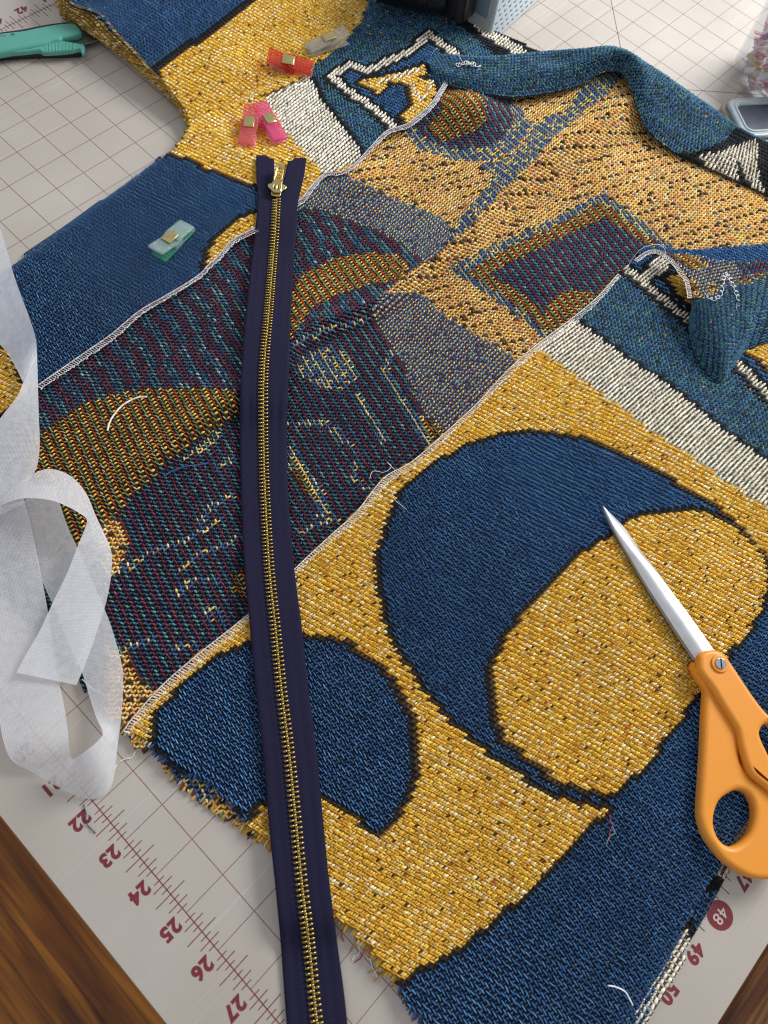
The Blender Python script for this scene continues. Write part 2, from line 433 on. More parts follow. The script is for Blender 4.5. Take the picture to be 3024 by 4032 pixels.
cmat = empty('cutting_mat', (15.5, 16.9, -0.09))
tag(cmat, 'large translucent grey cutting mat with maroon inch grid lying on the wooden table', 'cutting mat')
X0, X1, Y0, Y1 = -2.55, 33.55, -12.54, 46.4
slab('mat_sheet', X0, X1, Y0, Y1, -0.095, 0.0, M_MAT, cmat, bev=0.02)
def flatquad(b, p, q, w, z):
    p = np.array(p, float); q = np.array(q, float); d = q - p; d /= np.linalg.norm(d); n = np.array([-d[1], d[0]]) * w / 2
    b.quad((*(p - n), z), (*(q - n), z), (*(q + n), z), (*(p + n), z))
bag = Bag()
for y in range(-10, 33):
    if y % 1 == 0: flatquad(bag, (-1, y), (32, y), 0.017, 0.003)
for x in range(0, 32):
    flatquad(bag, (x, -11), (x, 33), 0.016, 0.0034)
link('grid_print', bag.mesh('grid_print'), M_LINE, cmat, smooth=False)
bag = Bag()
flatquad(bag, (-1, -11), (32, -11), 0.02, 0.0045); flatquad(bag, (-1, -11), (-1, 33), 0.02, 0.0045); flatquad(bag, (32, -11), (32, 33), 0.02, 0.0045)
for s in np.arange(-1, 32, 0.125):
    k = int(round((s + 1) * 8)) % 8
    if k == 0: continue
    h = {4: 0.385, 2: 0.25, 6: 0.25}.get(k, 0.13)
    flatquad(bag, (s, -11 - h), (s, -11 + h * 0.95), 0.018, 0.0055)
for s in np.arange(-11, 33, 0.125):
    k = int(round((s + 11) * 8)) % 8
    if k == 0: continue
    h = {4: 0.385, 2: 0.25, 6: 0.25}.get(k, 0.13)
    flatquad(bag, (-1 - h, s), (-1 + h, s), 0.018, 0.0055)
    flatquad(bag, (32 - h, s), (32 + h * 0.95, s), 0.018, 0.0055)
for p, q in (((11, 21), (14, 18)), ((16, 18), (19.5, 21.5))):
    flatquad(bag, p, q, 0.018, 0.0062)
link('ruler_print', bag.mesh('ruler_print'), M_INK, cmat, smooth=False)
def numeral(txt, x, y, size=0.40, material=M_INK, z=0.006, bold=0.018):
    cu = bpy.data.curves.new('numeral', 'FONT'); cu.body = txt; cu.align_x = 'CENTER'; cu.align_y = 'CENTER'
    cu.size = size * IN; cu.offset = bold * IN * size / 0.4; cu.space_character = 1.12; cu.resolution_u = 4
    tmp = bpy.data.objects.new('tmp', cu); COL.objects.link(tmp)
    dg = bpy.context.evaluated_depsgraph_get(); me = bpy.data.meshes.new_from_object(tmp.evaluated_get(dg))
    bpy.data.objects.remove(tmp)
    me.transform(Matrix.Translation((x * IN, y * IN, z * IN)) @ Matrix.Rotation(-math.pi / 2, 4, 'Z'))
    me.materials.clear()
    return link('numeral', me, material, cmat, smooth=False)
for n in range(20, 29): numeral(str(n), n - 1.0 + 0.0, -11.43)
for n in (41, 42, 43): numeral(str(n), -1.42, 45 - n)
for n in (47, 49, 50, 51): numeral(str(n), 32.44, 45 - n)
aa = np.linspace(0, 2 * math.pi, 40, endpoint=False)
bag = Bag(); bag.add(np.stack([32.44 + 0.30 * np.cos(aa), -3.0 + 0.30 * np.sin(aa), np.full(40, 0.006)], 1), [tuple(range(40))])
link('numeral_disc', bag.mesh('numeral_disc'), M_INK, cmat, smooth=False)
numeral('48', 32.44, -3.0, 0.34, M_MAT, 0.0085, 0.004)

# ----------------------------------------------------------------------------
# woven cloth: every stitch is a small piece of yarn laid on a dark backing
# ----------------------------------------------------------------------------
PU, PV = 0.118, 0.134
TY = {n: k for k, n in enumerate(['blue', 'yellow', 'cream', 'black', 'teal', 'wm', 'wm2', 'wo', 'ws', 'wb', 'wy', 'olive'])}
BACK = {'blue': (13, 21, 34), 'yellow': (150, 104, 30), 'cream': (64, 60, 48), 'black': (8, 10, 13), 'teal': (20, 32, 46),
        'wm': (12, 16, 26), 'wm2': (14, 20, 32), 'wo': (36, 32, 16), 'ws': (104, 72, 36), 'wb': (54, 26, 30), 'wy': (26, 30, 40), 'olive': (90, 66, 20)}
def pick(n, pal, wts):
    c = np.array([lin(p) for p in pal]); k = rng.choice(len(pal), n, p=np.array(wts) / np.sum(wts))
    out = c[k] * (1 + rng.normal(0, 0.13, (n, 1))); return np.clip(out, 0, 1)
def stitch_spec(t, I, J):
    """returns list of layers: (mask, off_u, off_v, dir(0=u,1=v), length, width, height, tilt, lift, colours)"""
    n = len(I); al = np.ones(n, bool); r = rng.random(n); odd = (J % 2 == 1); z = np.zeros(n)
    streak = (np.sin(J * 1.7 + 2.3 * np.sin(I * 0.07 + J)) + np.sin(I * 0.23 + J * 2.9)) > 0.6
    br = 0.5 * (J % 2)
    if t == 'blue':
        return [(al, 0.0, 0.0, 0, 1.45, 0.19, 0.038, -0.44, 0.026, pick(n, [(78, 140, 196), (64, 120, 178), (98, 156, 204)], [5, 3, 2])),
                (al, 0.05, 0.52, 1, 0.78, 0.34, 0.030, 0.20, 0.004, pick(n, [(74, 108, 150), (60, 92, 134), (90, 118, 152)], [4, 3, 2])),
                (r < 0.15, 0.42, 0.5, 1, 0.6, 0.26, 0.018, -0.2, 0.0, pick(n, [(40, 68, 106), (30, 52, 86)], [1, 1]))]
    if t == 'yellow':
        ca = pick(n, [(222, 166, 54), (234, 184, 70), (244, 216, 146)], [6, 3, 1]); cb = pick(n, [(246, 206, 82), (230, 180, 62), (250, 234, 188), (176, 84, 34), (70, 50, 20)], [11, 5, 2.6, .3, .35])
        wh = streak & (r < 0.7); cb[wh] = pick(n, [(252, 240, 204), (246, 222, 160)], [2, 1])[wh]
        return [(al, 0.0, 0.5, 1, 1.0, 0.48, 0.036, 0.28, 0.006, cb), (al, 0.48, 0.5, 1, 0.85, 0.44, 0.030, 0.2, 0.003, pick(n, [(240, 196, 72), (222, 168, 54), (250, 228, 170), (60, 44, 20)], [6, 4, 1.4, .45])),
                (al, 0.1, 0.0, 0, 1.25, 0.26, 0.034, -0.12, 0.016, ca)]
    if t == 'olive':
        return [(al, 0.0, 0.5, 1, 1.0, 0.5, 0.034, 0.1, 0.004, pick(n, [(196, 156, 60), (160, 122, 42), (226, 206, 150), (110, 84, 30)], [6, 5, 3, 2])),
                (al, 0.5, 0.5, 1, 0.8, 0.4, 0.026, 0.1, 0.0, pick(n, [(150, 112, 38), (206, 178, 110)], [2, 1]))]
    if t == 'cream':
        return [(al, 0.0, 0.5, 1, 1.45, 0.60, 0.060, 0.04, 0.010, pick(n, [(242, 234, 218), (232, 222, 202)], [2, 1])),
                (r < 0.85, 0.5, 0.1, 0, 0.75, 0.34, 0.022, 0.1, 0.0, pick(n, [(206, 190, 160), (176, 156, 122), (226, 214, 190)], [2, 1, 1]))]
    if t == 'black':
        return [(al, 0.0, 0.0, 0, 1.2, 0.32, 0.034, -0.1, 0.014, pick(n, [(22, 26, 33), (15, 18, 23), (40, 46, 52)], [4, 4, 1])),
                (al, 0.2, 0.5, 1, 0.95, 0.5, 0.03, 0.3, 0.0, pick(n, [(16, 20, 26), (26, 30, 36)], [2, 1]))]
    if t == 'teal':
        pal = [(62, 110, 152), (56, 96, 132), (82, 130, 124), (60, 104, 106), (38, 62, 82), (186, 150, 100)]
        return [(al, 0.0, 0.0, 0, 1.05, 0.40, 0.034, 0.1, 0.010, pick(n, pal, [5, 4, 3, 2, 3, .12])),
                (al, 0.45, 0.45, 1, 1.05, 0.40, 0.034, -0.25, 0.008, pick(n, pal, [5, 4, 3, 3, 2, .1])),
                (r < 0.5, 0.1, 0.5, 1, 0.8, 0.32, 0.026, 0.5, 0.006, pick(n, pal, [5, 4, 3, 2, 3, .1]))]
    if t in ('wm', 'wm2'):
        if t == 'wm':
            mar = (J % 2 == 0)
        else:
            mar = ((J + (I // 9) % 2) % 4 < 2)
        cm = pick(n, [(140, 56, 68), (116, 46, 58), (158, 72, 78)], [3, 2, 1]); ct = pick(n, [(82, 136, 152), (108, 166, 162), (60, 104, 132), (136, 174, 152)], [4, 2, 3, 1])
        if t == 'wm2':
            fl = (r < 0.05); ct[fl] = lin((206, 220, 224)); fl2 = (r > 0.95); cm[fl2] = lin((110, 150, 130))
        c = np.where(mar[:, None], cm, ct); tl = np.where(mar, 0.42, 0.62)
        return [(al, 0.0, 0.0, 0, 0.98, 0.36, 0.050, tl, 0.020, c),
                (al, 0.45, 0.5, 1, 0.66, 0.42, 0.040, 0.15, 0.004, pick(n, [(72, 90, 124), (56, 72, 106), (88, 102, 126)], [4, 3, 1]))]
    if t == 'wo':
        c = np.where((J % 2 == 0)[:, None], pick(n, [(208, 98, 42), (184, 78, 34), (222, 122, 60)], [3, 2, 1]), pick(n, [(150, 166, 122), (128, 146, 104), (206, 212, 176)], [3, 2, 1]))
        return [(al, 0.0, np.where(odd, -0.12, 0.12), 0, 1.05, 0.26, 0.046, 0.45, 0.020, c),
                (odd, 0.35, 0.55, 1, 0.95, 0.46, 0.040, 0.1, 0.006, pick(n, [(232, 190, 84), (214, 164, 62)], [2, 1])),
                (~odd & (r < 0.6), 0.35, 0.5, 1, 0.7, 0.36, 0.026, 0.3, 0.0, pick(n, [(196, 150, 60), (110, 120, 70)], [2, 1]))]
    if t == 'ws':
        dk = (((I + 3 * J) % 7 == 0) & (np.sin(I * 0.37 + J * 0.21) + np.sin(I * 0.11 - J * 0.43) > -1.0) & (r < 0.9)) | (r < 0.03)
        ca = pick(n, [(246, 200, 106), (238, 174, 118), (250, 218, 150), (228, 174, 90), (186, 180, 154)], [6, 3.5, 3, 2, 1.5]); cb = pick(n, [(250, 208, 104), (240, 182, 120), (252, 228, 172), (216, 146, 92)], [5, 3, 2, 1])
        dc = pick(n, [(44, 34, 24), (26, 24, 24), (70, 80, 70)], [2, 2, 1]); ca[dk] = dc[dk]; d2 = dk & (r < .6); cb[d2] = dc[d2]
        return [(al, 0.0, 0.0, 0, 1.0, 0.46, 0.042, 0.15, 0.010, ca),
                (al, 0.45, 0.45, 1, 1.0, 0.46, 0.040, 0.1, 0.008, cb)]
    if t == 'wb':
        c = pick(n, [(226, 206, 130), (232, 190, 130), (212, 198, 150)], [3, 1, 1])
        return [(al, 0.0, 0.52, 1, 0.98, 0.66, 0.050, 0.22, 0.008, pick(n, [(72, 104, 142), (84, 124, 146), (58, 86, 126)], [3, 2, 2])),
                (r < .92, -0.12, 0.12, 1, 0.5, 0.5, 0.040, 0.2, 0.018, c),
                (r < .4, 0.3, 0.3, 0, 0.7, 0.28, 0.03, 0.1, 0.008, pick(n, [(130, 52, 54), (110, 160, 150)], [2, 1]))]
    if t == 'wy':
        c = np.where((J % 2 == 0)[:, None] | (r < .2)[:, None], pick(n, [(226, 206, 128), (234, 220, 168), (220, 176, 90)], [3, 2, 1]), pick(n, [(74, 104, 146), (96, 144, 146)], [2, 1]))
        return [(al, 0.0, 0.0, 0, 1.05, 0.42, 0.042, -0.1, 0.012, c),
                (al, 0.4, 0.5, 1, 1.1, 0.48, 0.040, 0.25, 0.008, pick(n, [(66, 88, 134), (84, 110, 146), (224, 196, 110)], [4, 3, 2]))]
SV = None
def stitches_mesh(name, C, T, S, N, ln, wd, ht, col):
    n = len(C)
    L = ln[:, None]; W = wd[:, None]; Hh = ht[:, None]
    vs = [C - T * L - N * Hh * 0.6]
    for s, w, h in ((-0.55, 0.85, 0.72), (0.0, 1.0, 1.0), (0.55, 0.85, 0.72)):
        c = C + T * L * s
        vs += [c + S * W * w - N * Hh * 0.35, c + N * Hh * h, c - S * W * w - N * Hh * 0.35]
    vs.append(C + T * L - N * Hh * 0.6)
    V = np.stack(vs, 1)
    quads = np.array([(3, 6, 5, 2), (2, 5, 4, 1), (6, 9, 8, 5), (5, 8, 7, 4)])
    tris = np.array([(0, 3, 2), (0, 2, 1), (10, 8, 9), (10, 7, 8)])
    base = (np.arange(n) * 11)[:, None, None]
    flat = np.concatenate([(quads[None] + base).reshape(n, -1), (tris[None] + base).reshape(n, -1)], 1)
    cnt = np.tile(np.array([4] * 4 + [3] * 4), n)
    return mesh_np(name, V.reshape(-1, 3), flat.ravel(), cnt, np.repeat(col, 11, 0))
def weave(name, P, lab, parent, thick=0.07, scale=1.0, label=None):
    """P: (ni,nj,3) cell centres, lab: type index or -1.  Makes the backing (part) and its yarn (sub-part)."""
    ni, nj = lab.shape
    du = np.gradient(P, axis=0); dv = np.gradient(P, axis=1)
    N = np.cross(du, dv); N /= np.linalg.norm(N, axis=2)[..., None] + 1e-12
    ii, jj = np.nonzero(lab >= 0)
    # backing sheet
    Pp = np.pad(P, ((1, 1), (1, 1), (0, 0)), mode='edge')
    Pp[0, 1:-1] = P[0] - du[0]; Pp[-1, 1:-1] = P[-1] + du[-1]; Pp[1:-1, 0] = P[:, 0] - dv[:, 0]; Pp[1:-1, -1] = P[:, -1] + dv[:, -1]
    for a in (0, -1):
        for b in (0, -1): Pp[a, b] = P[a, b]
    Cn = 0.25 * (Pp[:-1, :-1] + Pp[1:, :-1] + Pp[:-1, 1:] + Pp[1:, 1:])
    q = np.stack([ii * (nj + 1) + jj, (ii + 1) * (nj + 1) + jj, (ii + 1) * (nj + 1) + jj + 1, ii * (nj + 1) + jj + 1], 1)
    used, inv = np.unique(q.ravel(), return_inverse=True)
    V = Cn.reshape(-1, 3)[used].copy(); V[:, 2] -= 0.0
    names = list(TY); bc = np.array([lin(BACK[k]) for k in names])
    vc = np.zeros((len(used), 3)); ct = np.zeros(len(used))
    ccell = bc[lab[ii, jj]]
    for k in range(4):
        idx = inv.reshape(-1, 4)[:, k]; np.add.at(vc, idx, ccell); np.add.at(ct, idx, 1)
    vc /= ct[:, None]
    me = mesh_np(name, V, inv.astype(np.int32), np.full(len(ii), 4), vc)
    o = link(name, me, M_YARN, parent); add_mod_solid(o, thick)
    if label: o['label'] = label
    # yarn
    Cs, Ts, Ss, Ns, Ls, Ws, Hs, Cl = [], [], [], [], [], [], [], []
    for k, nm in enumerate(names):
        s = np.nonzero(lab[ii, jj] == k)[0]
        if not len(s): continue
        I, J = ii[s], jj[s]
        for (mk, ou, ov, dr, ln, wd, ht, tl, lift, col) in stitch_spec(nm, I, J):
            a = np.nonzero(mk)[0]; I2, J2 = I[a], J[a]; m = len(a)
            DU, DV, NN = du[I2, J2], dv[I2, J2], N[I2, J2]
            ju = rng.normal(0, 0.05, (m, 1)); jv = rng.normal(0, 0.05, (m, 1))
            ov_ = ov[a][:, None] if isinstance(ov, np.ndarray) else ov
            C = P[I2, J2] + DU * (ou + ju) + DV * (ov_ - 0.25 + jv) + NN * (lift + rng.normal(0, 0.003, (m, 1))) * scale
            lu = np.linalg.norm(DU, axis=1); lv = np.linalg.norm(DV, axis=1)
            eu = DU / lu[:, None]; ev = np.cross(NN, eu)
            tla = tl[a] if isinstance(tl, np.ndarray) else tl
            an = (tla if dr == 0 else -tla) + rng.normal(0, 0.10, m)
            e0 = eu if dr == 0 else DV / lv[:, None]; e1_ = np.cross(NN, e0)
            T = e0 * np.cos(an)[:, None] + e1_ * np.sin(an)[:, None]; S = np.cross(NN, T)
            l0 = (lu if dr == 0 else lv); w0 = (lv if dr == 0 else lu)
            Cs.append(C); Ts.append(T); Ss.append(S); Ns.append(NN); Cl.append(col[a])
            Ls.append(l0 * ln * 0.5 * (1 + rng.normal(0, 0.07, m))); Ws.append(w0 * wd * 0.5 * (1 + rng.normal(0, 0.10, m))); Hs.append(np.full(m, ht * scale))
    cat = np.concatenate
    ym = stitches_mesh('yarn', cat(Cs), cat(Ts), cat(Ss), cat(Ns), cat(Ls), cat(Ws), cat(Hs), cat(Cl))
    y = link('yarn', ym, M_YARN, o); tag(y, kind='stuff')
    return o
def zones(P, base, zl):
    """label the cells of a sheet; zl = list of (type, 'poly'|'line'|'outline', pts[, width])"""
    d = m2d(P); X, Y = d[..., 0], d[..., 1]
    lab = np.full(P.shape[:2], TY[base], int)
    for zz in zl:
        if zz[1] == 'poly': lab[pip(zz[2], X, Y)] = TY[zz[0]]
        elif zz[1] == 'line': lab[pdist(zz[2], X, Y) < zz[3]] = TY[zz[0]]
    return lab, X, Y
def outline(lab, a, b, w=2, out='black', mask=None):
    """cells of type a lying next to type b become the black contour"""
    bb = np.isin(lab, [TY[k] for k in b]); r = bb.copy()
    for k in range(w):
        e = r.copy(); e[1:] |= r[:-1]; e[:-1] |= r[1:]; f = e.copy(); f[:, 1:] |= e[:, :-1]; f[:, :-1] |= e[:, 1:]; r = f
    k = r & (lab == TY[a])
    lab[k] = TY[out]
def lattice(x0, x1, y0, y1, ua, va, hf, pu=PU, pv=PV):
    """sheared lattice covering a mat rectangle; u axis at ua degrees, v axis at va degrees"""
    U = np.array([math.cos(math.radians(ua)), math.sin(math.radians(ua))]); Vv = np.array([math.cos(math.radians(va)), math.sin(math.radians(va))])
    A = np.stack([U * pu, Vv * pv], 1); Ai = np.linalg.inv(A)
    c = np.array([(x0, y0), (x1, y0), (x0, y1), (x1, y1)]) @ Ai.T
    i0, j0 = np.floor(c.min(0)).astype(int); i1, j1 = np.ceil(c.max(0)).astype(int)
    I, J = np.meshgrid(np.arange(i0, i1 + 1), np.arange(j0, j1 + 1), indexing='ij')
    xy = np.stack([I, J], -1) @ A.T
    # handmade: slight drift of the thread lines
    w = 0.03 * np.sin(xy[..., 0] * 0.9 + xy[..., 1] * 0.31) + 0.025 * np.sin(xy[..., 1] * 1.3 - xy[..., 0] * 0.4)
    xy = xy + np.stack([w, -0.7 * w], -1)
    z = hf(xy[..., 0], xy[..., 1])
    return np.concatenate([xy, z[..., None]], -1)
def trim(P, lab):
    ii, jj = np.nonzero(lab >= 0)
    a, b, c, d = ii.min(), ii.max() + 1, jj.min(), jj.max() + 1
    return P[a:b, c:d], lab[a:b, c:d]

def und(x, y, k=0.0, a=0.02):
    return a * (np.sin(0.9 * x + 0.5 * y + k) + 0.6 * np.sin(0.43 * x - 1.1 * y + 2 * k) + 0.4 * np.sin(1.9 * x + 1.7 * y + 3 * k))
def gauss(x, y, cx, cy, sx, sy, a): return a * np.exp(-((x - cx) / sx) ** 2 - ((y - cy) / sy) ** 2)
def h_back(x, y):
    amp = 0.14 + 0.22 * sstep(-8, -3, y) + 0.16 * sstep(5, 11, y)
    xc = 15.65 + 0.25 * np.sin(y * 0.45) - 0.5 * np.exp(-((y - 0.9) / 1.6) ** 2)
    rise = np.clip((x - (xc - 2.6)) / 2.6, 0, 1) ** 1.8
    fw = 0.48 + 0.55 * sstep(4.5, 8, y)
    ridge = np.where(x <= xc, rise, 1 - sstep(-0.15, 1.0, (x - xc) / fw))
    z = 0.10 + amp * ridge + und(x, y, 1.0, 0.022)
    z = z + gauss(x, y, 11.9, 6.2, 0.7, 1.1, 0.20) + gauss(x, y, 12.2, 11.3, 1.0, 1.3, 0.50) + gauss(x, y, 14.4, 15.6, 1.0, 1.6, 0.40)
    z = z + gauss(x, y, 13.0, 8.5, 0.7, 1.0, 0.12) + gauss(x, y, 17.6, 12.5, 1.8, 1.5, 0.10)
    return z
def h_left(x, y):
    edge = 7.75 - 0.095 * (y + 3.7) - 1.6 * sstep(1.9, 3.2, y)
    dd = np.clip(x - edge, 0, None)
    e = np.sqrt(np.clip(1 - np.clip(1 - dd / 0.5, 0, 1) ** 2, 0, 1))
    top = 0.34 + und(x, y, 0.3, 0.025) + gauss(x, y, 7.9, 5.6, 0.6, 1.0, -0.08) + gauss(x, y, 8.8, 4.0, 1.2, 0.5, 0.06)
    return np.where(y < 4.2, 0.06 + (top - 0.06) * e, top) + 0.12 * sstep(6, 12, y)
def h_right(x, y):
    z = 0.27 + und(x, y, 2.1, 0.024)
    e = np.clip((32.05 - 0.09 * (y + 3) * 0 - x) / 0.55, 0, 1); e = np.sqrt(1 - (1 - e) ** 2)
    z = 0.10 + (z - 0.10) * e
    z = z - 0.06 * (1 - sstep(19.95, 20.5, x))
    z = z + gauss(x, y, 30.4, -5.0, 0.5, 2.5, 0.06) - gauss(x, y, 29.6, -4.2, 0.4, 2.0, 0.04)
    return z
def h_sleeve(x, y):
    z = 0.42 + 0.62 * sstep(7.2, 2.0, x) + und(x, y, 4.0, 0.03) + gauss(x, y, 5.9, 6.2, 0.8, 1.3, 0.12) - gauss(x, y, 7.05, 5.6, 0.35, 2.5, 0.10)
    return z
def h_stack(x, y):
    x = np.asarray(x, float); y = np.asarray(y, float)
    h = np.zeros(x.shape)
    hem = -9.6 + 0.114 * (x - 20.2)
    m = (x > 10.9) & (x < 20.4) & (y > -9.6); h = np.where(m, h_back(x, y) + 0.05, h)
    m = (x > 20.05) & (y > hem) & (x < 32); h = np.where(m, h_right(x, y) + 0.05, h)
    m = (x < 11.2) & (x > 7.0) & (y < 13); h = np.where(m, h_left(x, y) + 0.05, h)
    return h

jacket = empty('jacket', (15.5, 3.0, 0))
tag(jacket, 'half sewn tapestry jacket in blue, gold and cream spread open on the cutting mat', 'jacket')

# ---- back of the jacket, wrong side up ---------------------------------------
P = lattice(9.9, 27.5, -10.2, 18.6, -17.0, 91.0, h_back, 0.119, 0.138)
leaf1 = [(60, 945), (85, 933), (135, 898), (190, 868), (250, 848), (310, 838), (400, 836), (475, 838), (522, 853), (515, 883), (475, 918), (425, 953), (370, 988), (325, 1033), (280, 1073), (250, 1106), (215, 1136), (175, 1171), (100, 1230), (40, 1200)]
leaf2 = [(600, 700), (628, 620), (650, 595), (690, 570), (740, 552), (800, 545), (850, 550), (885, 570), (870, 600), (840, 612), (790, 615), (740, 632), (690, 655), (660, 680), (625, 735)]
wbA = [(690, 378), (760, 386), (829, 420), (879, 443), (929, 458), (966, 480), (975, 510), (950, 545), (930, 575), (905, 560), (870, 530), (820, 500), (760, 480), (700, 455), (640, 455), (640, 400)]
wsR = [(735, 370), (780, 335), (829, 290), (884, 255), (930, 215), (980, 120), (1700, 120), (1700, 600), (1480, 560), (1334, 605), (1100, 800), (1109, 773), (1044, 733), (994, 703), (959, 683), (929, 653), (904, 628), (829, 633), (880, 590), (950, 545), (975, 510), (966, 480), (929, 458), (879, 443), (829, 420), (760, 386)]
wbB = [(829, 633), (904, 628), (959, 683), (1044, 733), (1115, 777), (1085, 815), (1029, 880), (964, 940), (945, 925), (900, 870), (875, 800), (850, 750), (815, 700), (800, 665)]
tri0 = [(1297, 415), (1345, 445), (1400, 490), (1450, 530), (1490, 560), (1334, 610), (1179, 735), (1130, 692), (1060, 642), (1000, 602), (962, 590), (990, 562), (1080, 520), (1200, 468)]
tri1 = [(1299, 436), (1345, 468), (1400, 512), (1440, 545), (1340, 600), (1179, 720), (1130, 672), (1070, 628), (1010, 592), (1040, 566), (1110, 528), (1210, 482)]
tri2 = [(1307, 470), (1400, 532), (1370, 560), (1330, 592), (1280, 634), (1244, 628), (1209, 630), (1184, 648), (1176, 675), (1110, 622), (1050, 592), (1120, 558), (1220, 508)]
rg0 = [(872, 283), (1004, 140), (1100, 205), (1149, 270), (1110, 322), (1059, 347), (980, 347), (905, 322)]
rg1 = [(880, 262), (950, 190), (1004, 145), (1040, 160), (1064, 200), (1100, 212), (1109, 260), (1089, 295), (1049, 320), (979, 322), (929, 305), (894, 280)]
rg2 = [(954, 188), (994, 170), (1039, 210), (1054, 250), (1029, 280), (994, 295), (959, 305), (929, 290), (924, 270), (954, 240), (949, 215)]
bandY = [(1264, 180), (1309, 150), (1349, 160), (1294, 215), (1209, 280), (1154, 340), (1099, 395), (1000, 500), (960, 540), (985, 480), (1069, 380), (1029, 355), (1089, 345), (1129, 310), (1154, 270), (1199, 245), (1214, 250)]
lines = [[(645, 788), (670, 763), (710, 753), (750, 773), (765, 813), (740, 838), (700, 833), (665, 813), (645, 788)], [(770, 853), (800, 903), (829, 953)],
         [(625, 913), (700, 913), (740, 943), (770, 983), (765, 1033), (800, 1058)], [(470, 938), (435, 968), (400, 988)], [(510, 988), (465, 1008)],
         [(480, 1116), (450, 1136), (410, 1161), (360, 1181), (320, 1191), (260, 1236)], [(520, 1156), (475, 1181), (440, 1191), (410, 1211), (390, 1226)],
         [(385, 1281), (395, 1266), (425, 1251), (450, 1246), (475, 1261)], [(450, 1336), (445, 1316), (465, 1311), (485, 1346)], [(265, 1401), (300, 1391), (330, 1376)],
         [(375, 1401), (400, 1391), (430, 1401)], [(640, 740), (680, 720), (730, 700), (790, 690)], [(850, 760), (830, 800), (860, 850), (890, 900)], [(650, 1150), (690, 1130), (730, 1120)], [(500, 1070), (460, 1090), (430, 1130)]]
zl = [('wm2', 'poly', [(40, 800), (560, 440), (700, 440), (960, 560), (860, 610), (640, 760), (520, 850), (80, 940)]),
      ('wb', 'poly', wbA), ('ws', 'poly', wsR), ('wb', 'poly', wbB), ('wo', 'poly', leaf1), ('wo', 'poly', leaf2),
      ('wy', 'poly', tri0), ('wo', 'poly', tri1), ('wm', 'poly', tri2), ('wo', 'poly', [(1179, 673), (1184, 648), (1209, 632), (1244, 630), (1279, 635), (1244, 680), (1209, 710), (1184, 715)]),
      ('wy', 'poly', bandY), ('wy', 'poly', rg0), ('wm', 'poly', rg1), ('wo', 'poly', rg2),
      ('wy', 'poly', [(895, 880), (945, 930), (930, 960), (890, 930)]), ('wo', 'poly', [(905, 895), (950, 920), (955, 945), (920, 945)]),
      ('wy', 'poly', [(625, 955), (650, 990), (690, 1050), (720, 1110), (690, 1120), (660, 1060), (622, 1005)]),
      ('wo', 'poly', [(635, 985), (660, 1030), (680, 1075), (660, 1070), (630, 1010)]),
      ('ws', 'poly', [(215, 1130), (262, 1120), (275, 1180), (255, 1230), (225, 1250)]),
      ('ws', 'poly', [(230, 1395), (262, 1402), (285, 1445), (312, 1476), (338, 1490), (300, 1540), (262, 1580), (230, 1560)]),
      ('wo', 'poly', [(490, 1235), (540, 1230), (540, 1300), (505, 1280)]),
      ('wy', 'poly', [(655, 790), (680, 765), (720, 765), (750, 790), (750, 825), (700, 825)])]
zl += [('wy', 'line', l, 6.0) for l in lines]
lab, X, Y = zones(P, 'wm', zl)
mx, my = P[..., 0], P[..., 1]
keep = (mx > 10.2) & (mx < np.where(my > 9.6, 24.5, 20.9)) & (my > -9.62) & (my < 17.4)
keep &= pip([(-200, 2400), (-200, 500), (800, 200), (930, 150), (1179, 150), (1254, 140), (1320, 125), (1370, 150), (1420, 230), (1480, 290), (1600, 350), (1760, 400), (1760, 2400)], X, Y)
# hem of the back peeps out under the front's hem
keep |= pip([(320, 1590), (350, 1655), (366, 1672), (400, 1702), (435, 1730), (480, 1760), (525, 1790), (560, 1815), (600, 1830), (600, 1700), (400, 1600)], X, Y)
keep &= ~((X < 262) & (Y > 1555))
hem_mix = keep & (mx >= 20.3) & (my < -8.0)
lab[hem_mix] = np.where(np.sin(mx[hem_mix] * 2.2) > -0.4, TY['ws'], TY['wy'])
lab[~keep] = -1
P2, lab = trim(P, lab)
weave('back_panel', P2, lab, jacket, label='wrong side of the back panel showing floats of maroon, teal, orange and gold yarn')

# ---- right front, right side up ------------------------------------------------
P = lattice(19.5, 35.5, -10.5, 14.5, 17.0, 87.0, h_right)
serged_R = [(268, 1578), (287, 1551), (350, 1481), (425, 1416), (537, 1326), (640, 1226), (715, 1156), (770, 1106), (829, 1033), (889, 998), (964, 933), (1029, 873), (1089, 808), (1149, 753), (1229, 693), (1289, 643), (1334, 593), (1374, 553)]
outR = serged_R + [(1395, 530), (1500, 540), (1760, 520), (1760, 1560), (1659, 1709), (1609, 1784), (1554, 1869), (1500, 1955), (1479, 1999), (1429, 2109), (1399, 2189), (1340, 2330), (1040, 2330), (924, 2212), (894, 2184), (872, 2155), (858, 2120), (829, 2092), (770, 2017), (727, 1982), (640, 1890), (580, 1822), (532, 1774), (500, 1734), (450, 1684), (400, 1668), (362, 1648), (320, 1604)]
Cout = [(1089, 933), (1154, 928), (1229, 938), (1279, 948), (1329, 973), (1379, 998), (1429, 1018), (1479, 1053), (1529, 1083), (1574, 1110), (1609, 1146), (1659, 1206), (1720, 1290), (1800, 1300), (1800, 2400), (870, 2400), (850, 2125), (894, 2094), (944, 2069), (1004, 2034), (1049, 1999), (1089, 1964), (1144, 1919), (1189, 1869), (1219, 1834), (1264, 1789), (1294, 1764), (1309, 1751), (1254, 1738), (1202, 1723), (1147, 1693), (1107, 1669), (1077, 1655), (1029, 1611), (979, 1571), (944, 1536), (909, 1491), (879, 1446), (849, 1396), (829, 1356), (812, 1276), (805, 1236), (807, 1196), (825, 1146), (839, 1098), (854, 1068), (879, 1038), (909, 1018), (944, 993), (969, 978), (1014, 953), (1054, 943)]
